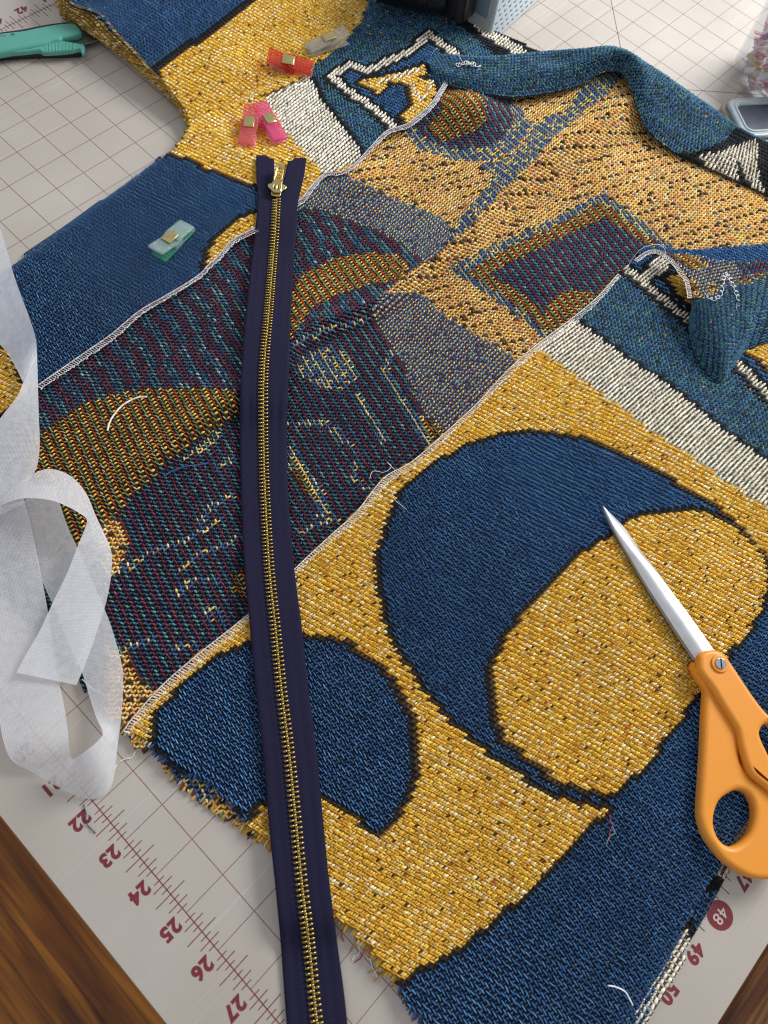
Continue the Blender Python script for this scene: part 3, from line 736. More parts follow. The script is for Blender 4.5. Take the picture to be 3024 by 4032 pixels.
oval = [(1429, 1108), (1379, 1116), (1344, 1136), (1299, 1171), (1264, 1191), (1219, 1231), (1179, 1276), (1149, 1306), (1109, 1356), (1087, 1391), (1069, 1431), (1064, 1466), (1067, 1516), (1079, 1566), (1099, 1606), (1133, 1628), (1155, 1650), (1204, 1684), (1258, 1702), (1309, 1716), (1329, 1714), (1359, 1679), (1384, 1659), (1399, 1646), (1429, 1601), (1474, 1541), (1514, 1496), (1574, 1406), (1619, 1356), (1639, 1316), (1654, 1271), (1657, 1236), (1649, 1206), (1629, 1181), (1599, 1151), (1554, 1121), (1519, 1108), (1474, 1103)]
leaf = [(316, 1606), (330, 1536), (360, 1506), (400, 1471), (450, 1426), (500, 1396), (540, 1381), (600, 1370), (655, 1368), (710, 1371), (750, 1384), (780, 1404), (829, 1441), (859, 1476), (879, 1516), (894, 1546), (904, 1596), (908, 1640), (904, 1669), (889, 1724), (859, 1774), (829, 1799), (820, 1814), (800, 1809), (780, 1784), (740, 1754), (700, 1724), (640, 1718), (570, 1739), (530, 1780), (480, 1740), (400, 1690)]
band_lo = [(1140, 745), (1174, 763), (1229, 803), (1279, 838), (1329, 873), (1379, 913), (1439, 953), (1494, 988), (1554, 1033), (1659, 1103), (1760, 1172)]
band_hi = [(1760, 1075), (1659, 998), (1609, 963), (1554, 923), (1494, 873), (1429, 823), (1349, 773), (1294, 728), (1249, 698), (1225, 680)]
tealR = list(reversed(band_hi)) + [(1800, 1060), (1800, 480), (1380, 480), (1300, 600)]
zl = [('blue', 'poly', Cout), ('yellow', 'poly', oval), ('blue', 'poly', leaf), ('teal', 'poly', tealR), ('cream', 'poly', band_lo + band_hi),
      ('blue', 'poly', [(1349, 575), (1372, 585), (1484, 680), (1600, 775), (1720, 900), (1800, 700), (1700, 500), (1400, 500)]),
      ('yellow', 'poly', [(1440, 600), (1470, 590), (1505, 640), (1500, 668), (1470, 640)]), ('yellow', 'poly', [(1610, 760), (1700, 700), (1720, 840), (1659, 800), (1640, 775)]),
      ('cream', 'poly', [(1378, 600), (1395, 612), (1442, 580), (1448, 560), (1420, 552)]),
      ('cream', 'line', [(1340, 572), (1484, 690), (1589, 783), (1659, 853), (1740, 935)], 7.5)]
lab, X, Y = zones(P, 'yellow', zl)
outline(lab, 'blue', ['yellow'], 1); outline(lab, 'teal', ['cream'], 1); outline(lab, 'blue', ['cream'], 1)
lab[~pip(outR, X, Y)] = -1
PR, labR = trim(P, lab)
weave('right_front', PR, labR, jacket, label='right front panel with blue curl and gold ground, right side up')

# ---- strip of the back's right edge showing beyond the side fold ---------------
hs = lambda x, y: 0.09 + und(x, y, 0.7, 0.01)
P = lattice(30.5, 34.5, -8.0, 1.5, 10.0, 93.0, hs)
outS = [(1590, 1840), (1581, 1880), (1564, 1904), (1556, 1920), (1544, 1934), (1528, 1962), (1511, 1995), (1494, 2028), (1483, 2042), (1473, 2082), (1450, 2124), (1431, 2155), (1400, 2200), (1380, 2230), (1350, 2260), (1380, 2150), (1430, 2050), (1480, 1960), (1540, 1870)]
lab, X, Y = zones(P, 'blue', [('black', 'poly', [(1480, 1960), (1500, 1975), (1505, 2015), (1484, 2045), (1465, 2030)]), ('black', 'poly', [(1530, 1880), (1560, 1900), (1556, 1922), (1535, 1930), (1515, 1910)]),
      ('cream', 'poly', [(1550, 1840), (1600, 1830), (1585, 1880), (1562, 1905), (1548, 1885)]), ('cream', 'poly', [(1482, 1990), (1488, 2040), (1460, 2120), (1340, 2280), (1360, 2180), (1460, 2030)])])
lab[~pip(outS, X, Y)] = -1
Pq, lab = trim(P, lab); weave('side_seam_allowance', Pq, lab, jacket)

# ---- left front, right side up --------------------------------------------------
P = lattice(4.6, 14.2, -8.5, 17.0, 18.0, 95.4, h_left)
serged_L = [(60, 848), (82, 833), (125, 803), (175, 768), (240, 723), (300, 673), (360, 638), (425, 598), (450, 573), (470, 555), (500, 520), (545, 495), (600, 462), (650, 430), (670, 405), (700, 376), (735, 372), (770, 350), (829, 288), (859, 275), (884, 265), (929, 225), (949, 195), (974, 155), (1004, 142)]
outL = serged_L + [(1080, 150), (1180, 118), (1165, 112), (1127, 92), (1085, 72), (1028, 42), (960, 0), (900, -60), (800, -20), (780, 48), (740, 90), (700, 120), (665, 132), (645, 148), (600, 170), (552, 186), (510, 206), (460, 226), (420, 248), (404, 280), (385, 310), (360, 331), (280, 392), (200, 447), (110, 510), (30, 568), (-60, 640), (-60, 930), (10, 880)]
zl = [('blue', 'poly', [(-80, 500), (360, 331), (400, 340), (450, 365), (500, 385), (560, 402), (600, 440), (555, 460), (515, 475), (480, 500), (450, 540), (440, 620), (80, 860), (46, 832), (32, 804), (17, 762), (-60, 730)]),
      ('teal', 'poly', [(655, 158), (675, 180), (690, 215), (735, 270), (786, 342), (830, 300), (1000, 160), (1100, 160), (1080, 124), (974, 40), (900, -80), (790, -20), (700, 118)]),
      ('cream', 'poly', [(562, 198), (655, 158), (675, 180), (690, 215), (735, 270), (786, 342), (700, 380), (650, 325), (610, 280), (580, 230)]),
      ('black', 'poly', [(955, 10), (974, 40), (1075, 124), (1180, 124), (1165, 108), (1028, 36), (980, 0)]),
      ('cream', 'poly', [(1014, 48), (1028, 45), (1085, 79), (1140, 112), (1135, 120), (1112, 119), (1036, 73)]),
      ('blue', 'poly', [(722, 168), (756, 146), (792, 158), (845, 136), (885, 118), (925, 80), (985, 122), (960, 170), (930, 225), (850, 285), (800, 228), (745, 188)]),
      ('yellow', 'poly', [(773, 176), (818, 168), (850, 159), (877, 154), (914, 141), (917, 160), (897, 166), (927, 174), (941, 193), (927, 223), (907, 243), (875, 263), (862, 246), (882, 240), (890, 228), (890, 210), (880, 185), (862, 176), (840, 178), (825, 192), (818, 203), (800, 192)]),
      ('cream', 'line', [(815, 180), (860, 165), (905, 150)], 3.5), ('cream', 'line', [(884, 180), (900, 205), (908, 222), (922, 200), (930, 180)], 3.5),
      ('cream', 'line', [(850, 274), (800, 231), (745, 193), (715, 165), (754, 141), (792, 155), (840, 131), (882, 113), (925, 75), (962, 103), (984, 118)], 7.0)]
lab, X, Y = zones(P, 'yellow', zl)
outline(lab, 'blue', ['yellow'], 1); outline(lab, 'blue', ['cream'], 1); outline(lab, 'teal', ['cream'], 1)
lab[~pip(outL, X, Y)] = -1
Pq, lab = trim(P, lab); weave('left_front', Pq, lab, jacket, label='left front panel with blue, gold and cream bands, right side up')

# ---- sleeve: puffed top and the side wall that curves down to the mat ------------
P = lattice(-6.0, 8.4, 2.0, 17.0, 20.0, 98.0, h_sleeve)
slv_edge = [(118, -40), (135, -8), (165, 15), (210, 30), (250, 75), (285, 110), (320, 150), (345, 175), (370, 205), (398, 242), (406, 272), (398, 292)]
outSl = slv_edge + [(428, 264), (470, 243), (520, 225), (562, 205), (610, 188), (655, 163), (672, 143), (700, 123), (740, 93), (782, 50), (806, 10), (830, -60), (800, -160), (100, -160)]
lab, X, Y = zones(P, 'yellow', [('blue', 'poly', [(100, -160), (700, -160), (600, -50), (556, 0), (520, 30), (495, 45), (465, 65), (445, 85), (400, 110), (380, 125), (347, 147), (344, 170), (330, 200), (100, 100)]),
      ('teal', 'poly', [(790, 0), (830, -20), (850, 30), (812, 26), (796, 14)]), ('black', 'poly', [(775, 45), (800, 30), (815, 24), (840, 40), (790, 60)])])
outline(lab, 'blue', ['yellow'], 2)
lab[~pip(outSl, X, Y)] = -1
Pq, lab = trim(P, lab); weave('sleeve', Pq, lab, jacket, label='puffed sleeve in blue and gold')
# wall
top = catmull([(118, -40, 1.05), (135, -8, 1.06), (165, 15, 1.06), (210, 30, 1.05), (250, 75, 1.0), (285, 110, 0.92), (320, 150, 0.80), (345, 175, 0.72), (370, 205, 0.62), (398, 242, 0.47), (408, 276, 0.4)], 100)
bot = catmull([(116, -30, 0.1), (127, 10, 0.1), (130, 34, 0.1), (142, 48, 0.1), (180, 67, 0.08), (215, 87, 0.07), (262, 118, 0.06), (302, 153, 0.06), (342, 188, 0.05), (378, 222, 0.05), (402, 258, 0.05)], 100)
top3 = d2m(top[:, 0], top[:, 1], top[:, 2] - 0.03); bot3 = d2m(bot[:, 0], bot[:, 1], bot[:, 2])
L = np.linalg.norm(np.diff(top3, axis=0), axis=1).sum(); nu = int(L / PU); nv = 10
tt = np.linspace(0, 1, nv)
src = np.linspace(0, 99, nu); k0 = np.clip(src.astype(int), 0, 98); fr = (src - k0)[:, None]
A = top3[k0] * (1 - fr) + top3[k0 + 1] * fr; B = bot3[k0] * (1 - fr) + bot3[k0 + 1] * fr
W = B[:, None] * (1 - tt[None, :, None]) + A[:, None] * tt[None, :, None]
outw = np.array([0.05, -1.0, 0.0]); W = W + outw * (0.14 * np.sin(np.pi * tt) ** 1.0)[None, :, None] * np.clip(A[:, 2:3] - B[:, 2:3], 0, 1)[:, None]
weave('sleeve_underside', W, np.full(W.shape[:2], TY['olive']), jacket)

# ---- back neck roll ---------------------------------------------------------------
low = [(938, 172, .45), (985, 185, .5), (1039, 196, .6), (1104, 205, .55), (1179, 197, .55), (1254, 180, .7), (1294, 157, .95), (1329, 150, 1.1), (1349, 160, 1.1), (1366, 192, .9), (1384, 240, .62), (1404, 280, .45), (1439, 310, .35), (1479, 335, .30), (1560, 372, .26), (1659, 418, .24), (1720, 445, .24)]
hi = [(924, 133, .5), (960, 120, .65), (1040, 125, .75), (1109, 120, .8), (1179, 112, .85), (1254, 107, 1.05), (1314, 101, 1.3), (1345, 108, 1.35), (1369, 120, 1.35), (1400, 138, 1.2), (1430, 158, 1.0), (1470, 188, .8), (1529, 230, .60), (1570, 260, .60), (1599, 280, .60), (1659, 312, .58), (1720, 345, .55)]
low = np.array(low, float); hi = np.array(hi, float)
l3 = d2m(low[:, 0], low[:, 1], low[:, 2]); h3 = d2m(hi[:, 0], hi[:, 1], hi[:, 2] - 0.02)
away = h3[:, :2] - CC[:2]; away /= np.linalg.norm(away, axis=1)[:, None]
b3 = np.c_[h3[:, :2] + away * 0.35, np.full(len(h3), 0.06)]
m1 = l3 * 0.66 + h3 * 0.34; m2 = l3 * 0.33 + h3 * 0.67
m1[:, 2] += 0.20 * (h3[:, 2] - 0.1).clip(0.2, 1); m2[:, 2] += 0.16 * (h3[:, 2] - 0.1).clip(0.2, 1)
rows = [l3, m1, m2, h3, (h3 * 0.5 + b3 * 0.5) + np.c_[away * 0.10, np.full(len(h3), .05)], b3]
rows = [catmull(r, 400) for r in rows]
Gp = np.stack(rows, 1)
Ls = np.r_[0, np.cumsum(np.linalg.norm(np.diff(Gp[:, 1], axis=0), axis=1))]; nu = int(Ls[-1] / PU)
sel = np.stack([[np.interp(np.linspace(0, Ls[-1], nu), Ls, Gp[:, r, c]) for c in range(3)] for r in range(6)], 0).transpose(2, 0, 1)
nv = 22
Rl = np.stack([catmull(sel[k], nv) for k in range(nu)], 0)
kk_ = np.arange(nu)[:, None]; vv_ = np.arange(nv)[None, :]
Rl[..., 2] += (0.035 * np.sin(kk_ * 0.21 + vv_ * 0.33) + 0.03 * np.sin(kk_ * 0.09 - vv_ * 0.6 + 1.0) + 0.02 * np.sin(kk_ * 0.43 + vv_ * 0.15)) * np.sin(np.pi * np.clip(vv_ / 14.0, 0, 1))
lab, X, Y = zones(Rl, 'teal', [('black', 'poly', [(1590, 275), (1640, 300), (1700, 330), (1760, 360), (1760, 480), (1600, 420), (1480, 345), (1470, 330), (1520, 325), (1570, 300)]),
     ('cream', 'poly', [(1500, 340), (1560, 325), (1632, 302), (1640, 318), (1632, 350), (1640, 385), (1655, 420), (1600, 400), (1530, 360)]), ('black', 'poly', [(1588, 345), (1600, 355), (1606, 375), (1618, 400), (1600, 395), (1592, 372)])])
weave('neck_roll', Rl, lab, jacket, label='rolled blue and green neck edge standing up')

# ---- turned collar corner at the right ----------------------------------------------
def h_flap(x, y):
    t = sstep(20.0, 22.4, x + 0.12 * (y - 11)); return 0.62 + 0.42 * t + und(x, y, 3.0, 0.015)
P = lattice(18.8, 26.5, 8.5, 15.5, -12.0, 62.0, h_flap)
pa = [(1371, 561), (1394, 544), (1413, 540), (1451, 547), (1493, 549), (1545, 561), (1586, 565), (1659, 563), (1760, 540), (1760, 580), (1659, 594), (1614, 614), (1579, 617), (1545, 633), (1522, 645), (1493, 648), (1491, 625), (1486, 606), (1475, 591), (1462, 573), (1446, 558), (1429, 548), (1413, 545), (1394, 549)]
lab, X, Y = zones(P, 'wb', [('wo', 'poly', [(1440, 545), (1490, 552), (1530, 575), (1500, 585), (1470, 575)]), ('wm', 'poly', [(1590, 565), (1700, 555), (1700, 585), (1640, 590), (1600, 600)]), ('wo', 'poly', [(1590, 605), (1700, 575), (1700, 620), (1590, 622)]),
     ('wo', 'poly', [(1480, 600), (1500, 610), (1510, 645), (1490, 650)]), ('ws', 'poly', [(1530, 600), (1545, 615), (1548, 635), (1530, 640)])])
lab[~pip(pa, X, Y)] = -1
Pq, lab = trim(P, lab); weave('collar_corner', Pq, lab, jacket, label='turned back collar corner showing its wrong side')
up = np.array([(1492, 640, .98), (1502, 650, 1.0), (1522, 643, 1.02), (1545, 631, 1.03), (1579, 615, 1.03), (1614, 612, 1.03), (1659, 592, 1.03), (1730, 570, 1.03)], float)
lo = np.array([(1489, 690, .42), (1495, 740, .40), (1522, 795, .36), (1556, 820, .34), (1575, 802, .33), (1594, 775, .33), (1618, 750, .33), (1690, 730, .33)], float)
u3 = d2m(up[:, 0], up[:, 1], up[:, 2]); o3 = d2m(lo[:, 0], lo[:, 1], lo[:, 2])
m1 = u3 * 0.7 + o3 * 0.3; m1[:, 2] += 0.14; m2 = u3 * 0.3 + o3 * 0.7; m2[:, 2] += 0.20
rows = [catmull(r, 60) for r in (o3, m2, m1, u3)]; Gp = np.stack(rows, 1)
Rl = np.stack([catmull(Gp[k], 26) for k in range(60)], 0)
Rl = Rl[np.linspace(0, 59, 40).astype(int)]
weave('collar_turn', Rl, np.full(Rl.shape[:2], TY['teal']), jacket)

# ---- overlocked edges -----------------------------------------------------------------
def overlock(name, path_d, hf, width, side, col=((238, 226, 212), (226, 206, 196), (206, 200, 196)), z_is=None):
    pd = resample(catmull(path_d, 12 * len(path_d)), 1.0)
    q = d2m(pd[:, 0], pd[:, 1], 0.25)
    for _ in range(3):
        z = hf(q[:, 0], q[:, 1]) if z_is is None else np.interp(np.linspace(0, 1, len(q)), np.linspace(0, 1, len(z_is)), z_is)
        q = d2m(pd[:, 0], pd[:, 1], z + 0.02)
    q = resample(q, 0.034); n = len(q)
    T = np.gradient(q, axis=0); T /= np.linalg.norm(T, axis=1)[:, None]
    N = np.tile([0, 0, 1.0], (n, 1)); S = np.cross(N, T); S /= np.linalg.norm(S, axis=1)[:, None]; N = np.cross(T, S)
    S = S * side
    wv = width * (1 + 0.25 * np.sin(np.arange(n) * 0.031) + rng.normal(0, .1, n))
    C = q + S * (wv * 0.5)[:, None] + N * 0.018
    an = rng.normal(0.35, 0.12, n)
    T2 = S * np.cos(an)[:, None] + T * np.sin(an)[:, None]; S2 = np.cross(N, T2)
    c1 = pick(n, col, [4, 2, 2])
    me_C = [C[::2]]; me_T = [T2[::2]]; me_S = [S2[::2]]; me_N = [N[::2]]; ml = [wv[::2] * 0.62]; mw_ = [np.full(len(C[::2]), 0.017)]; mh = [np.full(len(C[::2]), 0.02)]; mc = [c1[::2]]
    for off, hh in ((0.0, 0.028), (1.0, 0.014)):
        C2 = q + S * (wv * off)[:, None] + N * 0.016
        me_C.append(C2); me_T.append(T); me_S.append(np.cross(N, T)); me_N.append(N); ml.append(np.full(n, 0.030)); mw_.append(np.full(n, 0.017)); mh.append(np.full(n, hh)); mc.append(pick(n, col, [4, 2, 2]))
    cat = np.concatenate
    o = link(name, stitches_mesh(name, cat(me_C), cat(me_T), cat(me_S), cat(me_N), cat(ml), cat(mw_), cat(mh), cat(mc)), M_YARN, jacket)
    tag(o, kind='stuff'); return o
overlock('overlock_stitching', serged_R[:-1], h_right, 0.14, -1)
overlock('overlock_stitching', serged_L[1:-1], h_left, 0.13, -1, col=((214, 212, 210), (190, 190, 198), (196, 170, 170)))
overlock('overlock_stitching', [(128, -14), (126, 8), (128, 28), (134, 42), (142, 48)], lambda x, y: 0.30 + 0 * x, 0.09, 1, z_is=[.5, .45, .35, .2, .15])
overlock('overlock_stitching', [(1371, 561), (1394, 545), (1413, 541), (1429, 546), (1446, 558), (1462, 573), (1475, 591), (1486, 606), (1491, 625), (1493, 644)], h_flap, 0.10, -1, col=((206, 196, 186), (190, 176, 166), (220, 212, 206)))

# ---- fraying along the cut hems -------------------------------------------------------
def fray(path_d, z, n, mats, lmin, lmax, dirs, parent):
    pd = resample(path_d, 1.0)
    for k in range(n):
        p = pd[int((k + rng.random()) / n * len(pd)) % len(pd)]
        q = d2m(p[0], p[1], z)
        ln = rng.uniform(lmin, lmax); a = dirs + rng.normal(0, 0.55)
        pts = [q]
        for s in range(6):
            a += rng.normal(0, 0.45); q = q + np.array([math.cos(a), math.sin(a), 0]) * ln / 6; q = q.copy(); q[2] = max(0.015, q[2] - z * 0.22)
            pts.append(q)
        tube('frayed_yarn', catmull(pts, 18), 0.013, mats[int(rng.integers(len(mats)))], parent, 5)
fray([(272, 1578), (320, 1604)], 0.2, 6, [M_CREAM, M_YTH], 0.12, 0.3, -math.pi / 2, jacket)
fray([(330, 1620), (400, 1668), (450, 1684), (532, 1774)], 0.18, 26, [M_BLUETH, M_BLUETH, M_DKTH, M_CREAM], 0.1, 0.28, -math.pi / 2, jacket)
fray([(740, 1995), (829, 2092), (860, 2130)], 0.15, 14, [M_YTH, M_YTH, M_CREAM, M_RED], 0.12, 0.4, -math.pi / 2, jacket)
fray([(862, 2130), (924, 2212)], 0.15, 14, [M_BLUETH, M_BLUETH, M_DKTH, M_RED], 0.1, 0.25, -math.pi / 2, jacket)
# cut yarn ends standing along the hem of the front
def hem_ends(path_d, cols, n, z=0.2):
    pd = resample(path_d, 0.6); q = d2m(pd[:, 0], pd[:, 1], z); q = resample(q, 0.075); m = len(q)
    N = np.tile([0, 0, 1.0], (m, 1)); T = np.tile([0.05, -1.0, -0.25], (m, 1)) + rng.normal(0, .12, (m, 3)); T /= np.linalg.norm(T, axis=1)[:, None]
    S = np.cross(N, T); S /= np.linalg.norm(S, axis=1)[:, None]; N = np.cross(T, S)
    o = link('cut_yarn_ends', stitches_mesh('cut_yarn_ends', q + rng.normal(0, .012, (m, 3)) + N * 0.0, T, S, N, rng.uniform(.08, .16, m), np.full(m, .030), np.full(m, .034), pick(m, *cols)), M_YARN, jacket)
    tag(o, kind='stuff')
hem_ends([(322, 1606), (362, 1648), (400, 1668), (450, 1684), (500, 1734), (528, 1770)], ([(62, 96, 156), (46, 74, 122), (30, 40, 60)], [4, 3, 1]), 0)
hem_ends([(366, 1672), (400, 1702), (435, 1730), (480, 1760), (525, 1790), (560, 1815)], ([(226, 180, 90), (150, 60, 50), (90, 120, 96), (40, 50, 60), (240, 226, 190)], [4, 2, 2, 2, 1]), 0, 0.08)
hem_ends([(268, 1578), (322, 1606)], ([(240, 226, 190), (226, 184, 80)], [2, 1]), 0)
hem_ends([(535, 1776), (580, 1822), (727, 1982), (770, 2017), (829, 2092), (856, 2118)], ([(230, 190, 70), (206, 150, 46), (240, 222, 170)], [4, 2, 1]), 0)
hem_ends([(862, 2124), (894, 2184), (924, 2212), (960, 2250)], ([(70, 110, 166), (50, 84, 136), (40, 50, 70)], [4, 3, 1]), 0)

# ----------------------------------------------------------------------------
# zipper
# ----------------------------------------------------------------------------
zipper = empty('zipper', (18, -3, 0))
tag(zipper, 'long navy zipper with brass metal teeth lying diagonally across the open jacket', 'zipper')
zc = np.array([(600, 336), (599, 400), (597, 440), (594, 500), (590, 553), (580, 678), (570, 803), (569, 928), (572, 1053), (582, 1231), (595, 1356), (607, 1481), (625, 1631), (640, 1784), (652, 1909), (667, 2034), (682, 2184), (696, 2300)], float)
zlft = np.array([(553.5, 336), (554, 384), (556, 430), (553, 482), (544, 553), (529, 700), (521, 803), (518, 900), (520, 1053), (523, 1140), (528, 1231), (540, 1356), (551, 1481), (568, 1631), (581, 1784), (594, 1909), (606, 2034), (615, 2160), (626, 2300)], float)
zrgt = np.array([(663, 336), (657, 378), (648, 417), (643, 444), (641, 490), (636, 553), (628, 690), (624, 803), (620, 928), (622, 1053), (628, 1140), (636, 1231), (652, 1356), (666, 1481), (685, 1631), (699, 1784), (712, 1909), (728, 2034), (745, 2160), (758, 2300)], float)
zy = np.linspace(336, 2290, 520)
smooth_i = lambda a: np.interp(zy, *catmull(a, 600)[np.argsort(catmull(a, 600)[:, 1])].T[::-1])
xc_, xl_, xr_ = smooth_i(zc), smooth_i(zlft), smooth_i(zrgt)
zz = np.full(len(zy), 0.35)
for _ in range(4):
    q = d2m(xc_, zy, zz); ql = d2m(xl_, zy, zz); qr = d2m(xr_, zy, zz)
    hh = np.maximum.reduce([h_stack(q[:, 0], q[:, 1]), h_stack(ql[:, 0], ql[:, 1]), h_stack(qr[:, 0], qr[:, 1])])
    kk = np.exp(-np.linspace(-2, 2, 41) ** 2); kk /= kk.sum()
    hh = np.maximum(hh, 0.03); hh = np.max([np.roll(np.pad(hh, 12, mode='edge'), s_)[12:-12] for s_ in range(-9, 10)], 0) + 0.03 * (hh > 0.06); hp = np.pad(hh, 20, mode='edge'); zz = np.convolve(hp, kk, 'valid') + 0.035
def z_at(xd): return d2m(xd, zy, zz)
gap_l = np.interp(zy, [336, 343, 378, 398, 425, 440], [13, 8, 6.5, 5, 2.0, 0.6]); gap_r = np.interp(zy, [336, 346, 362, 392, 411, 440], [22, 22, 20, 13, 9, 0.6])
arc = np.r_[0, np.cumsum(np.linalg.norm(np.diff(z_at(xc_), axis=0), axis=1))]
def half(name, outer, gap, sgn, tops, top_split):
    ncol = 9; s = np.linspace(0, 1, ncol)
    inner = xc_ + sgn * gap * (1 if sgn < 0 else 1)
    V = []; U = []
    for r in range(len(zy)):
        for c in range(ncol):
            ytop = tops[0] if s[c] < top_split else tops[1]
            y = max(zy[r], ytop)
            k = min(len(zy) - 1, int(np.searchsorted(zy, y)))
            x = outer[k] * (1 - s[c]) + inner[k] * s[c]
            lift = 0.012 * math.exp(-((s[c] - 1) / 0.12) ** 2) + 0.006 * math.exp(-(s[c] / 0.06) ** 2)
            V.append(d2m(x, y, zz[k] + lift)); U.append((s[c], arc[k]))
    me = mesh_np(name, np.array(V), grid_faces(len(zy), ncol)[:, ::(-1 if sgn > 0 else 1)].ravel(), np.full((len(zy) - 1) * (ncol - 1), 4), None, np.array(U))
    o = link(name, me, M_TAPE, zipper); add_mod_solid(o, 0.028, 0.0); return o
half('tape', xl_, gap_l, -1, (336, 343), 0.70)
half('tape', xr_, gap_r, 1, (342, 348), 0.66)
# teeth
cpath = z_at(xc_); lpath = z_at(xl_); rpath = z_at(xr_)
tb = Bag()
tb.box(np.array([-0.045, 0, 0.022]), np.array([0.052, 0.021, 0.026]))
tb.box(np.array([0.030, 0, 0.026]), np.array([0.030, 0.026, 0.022]))
tb.box(np.array([0.020, 0, 0.050]), np.array([0.016, 0.014, 0.008]))
tooth_me = tb.mesh('tooth')
tooth_me.materials.append(M_BRASS)
P_TOOTH = 0.1035
start = np.interp(432, zy, arc)
ts = np.arange(start, arc[-1] - 0.05, P_TOOTH / 2)
far = Bag(); near = []
for k, s in enumerate(ts):
    c = np.array([np.interp(s, arc, cpath[:, a]) for a in range(3)]); c2 = np.array([np.interp(s + 0.1, arc, cpath[:, a]) for a in range(3)])
    T = c2 - c; T /= np.linalg.norm(T)
    rr = np.array([np.interp(s, arc, rpath[:, a]) for a in range(3)]) - np.array([np.interp(s, arc, lpath[:, a]) for a in range(3)])
    S = rr - T * (rr @ T); S /= np.linalg.norm(S); N = np.cross(S, T); 
    if N[2] < 0: N = -N
    side = 1 if k % 2 == 0 else -1           # side from which the tooth points inward
    Xa = -S * side; Ya = np.cross(N, Xa)
    R = np.stack([Xa, Ya, N], 1)
    o = c + S * side * 0.035 + N * 0.012
    near.append((R, o))
near_n = 296
cut = len(near) - near_n
for R, o in near[:max(0, cut)]:
    v = np.empty(len(tooth_me.vertices) * 3, np.float32); tooth_me.vertices.foreach_get('co', v)
    far.add((v.reshape(-1, 3) / IN) @ R.T + o, [tuple(p.vertices) for p in tooth_me.polygons])
if far.n:
    fo = link('far_teeth', far.mesh('far_teeth'), M_BRASS, zipper, smooth=False); tag(fo, kind='stuff')
zl_ = zipper.location
for R, o in near[max(0, cut):]:
    t = bpy.data.objects.new('tooth', tooth_me); COL.objects.link(t); t.parent = zipper
    mm = Matrix.Identity(4)
    for a in range(3):
        for b in range(3): mm[a][b] = R[a][b]
        mm[a][3] = o[a] * IN - zl_[a]
    t.matrix_local = mm
# slider and pull
def frame_at(o, deg, pitch=0.0):
    a = math.radians(deg); Y = np.array([math.cos(a), math.sin(a), 0]); X = np.array([math.sin(a), -math.cos(a), 0]); Z = np.array([0, 0, 1.0])
    if pitch:
        c, s = math.cos(pitch), math.sin(pitch); Y, Z = Y * c + Z * s, Z * c - Y * s
    return np.stack([X, Y, Z], 1), np.asarray(o, float)
def local_prism(name, poly, z0, z1, RO, material, parent, holes=(), bevel=0.01, seg=2):
    R, o = RO
    ob = prism(name, poly, z0, z1, material, parent, holes, bevel, seg)
    me = ob.data; v = np.empty(len(me.vertices) * 3, np.float32); me.vertices.foreach_get('co', v)
    v = v.reshape(-1, 3) / IN @ R.T + o; me.vertices.foreach_set('co', (v * IN).astype(np.float32).ravel()); me.update()
    return ob
ks = int(np.searchsorted(zy, 413)); so = cpath[ks]
RO = frame_at(so, 131); RO = (RO[0] * 1.3, RO[1])
bodyp = catmull([(-0.10, -0.20), (0.10, -0.20), (0.12, -0.05), (0.20, 0.03), (0.22, 0.12), (0.12, 0.17), (0.0, 0.13), (-0.12, 0.17), (-0.22, 0.12), (-0.20, 0.03), (-0.12, -0.05)], 44, True)
sl = local_prism('slider', bodyp, 0.055, 0.10, RO, M_GOLD, zipper, bevel=0.015)
local_prism('slider_base', bodyp, -0.03, -0.005, RO, M_GOLD, sl, bevel=0.008)
bridge = [np.array([0, -0.13, 0.09]), np.array([0, -0.12, 0.15]), np.array([0, -0.02, 0.19]), np.array([0, 0.08, 0.17]), np.array([0, 0.12, 0.09])]
V, F = tube_geo(catmull(bridge, 14), 0.032, 8); V = V @ RO[0].T + RO[1]
link('bridge', mesh_py('bridge', V, F), M_GOLD, sl)
ROp = frame_at(so + np.array([0, 0, 0.17]), 128, 0.10); ROp = (ROp[0] * 1.3, ROp[1])
pull = local_prism('pull_tab', catmull([(-0.09, -0.14), (0.09, -0.14), (0.12, 0.0), (0.10, 0.30), (0.09, 0.62), (-0.09, 0.62), (-0.10, 0.30), (-0.12, 0.0)], 40, True), 0.0, 0.05, ROp, M_GOLD, zipper,
                   holes=[catmull([(-0.05, 0.22), (0.05, 0.22), (0.045, 0.52), (-0.045, 0.52)], 20, True), catmull([(-0.05, -0.08), (0.05, -0.08), (0.05, 0.05), (-0.05, 0.05)], 16, True)], bevel=0.012)
for sx in (-1, 1):
    b = Bag(); b.box(np.array([sx * 0.088, 0.40, 0.055]), np.array([0.016, 0.24, 0.03])); me = b.mesh('pull_rail')
    V = np.vstack(b.V) @ ROp[0].T + ROp[1]
    r = link('pull_rail', mesh_py('pull_rail', V, b.F), M_GOLD, pull, smooth=False); add_mod_bevel(r, 0.008)

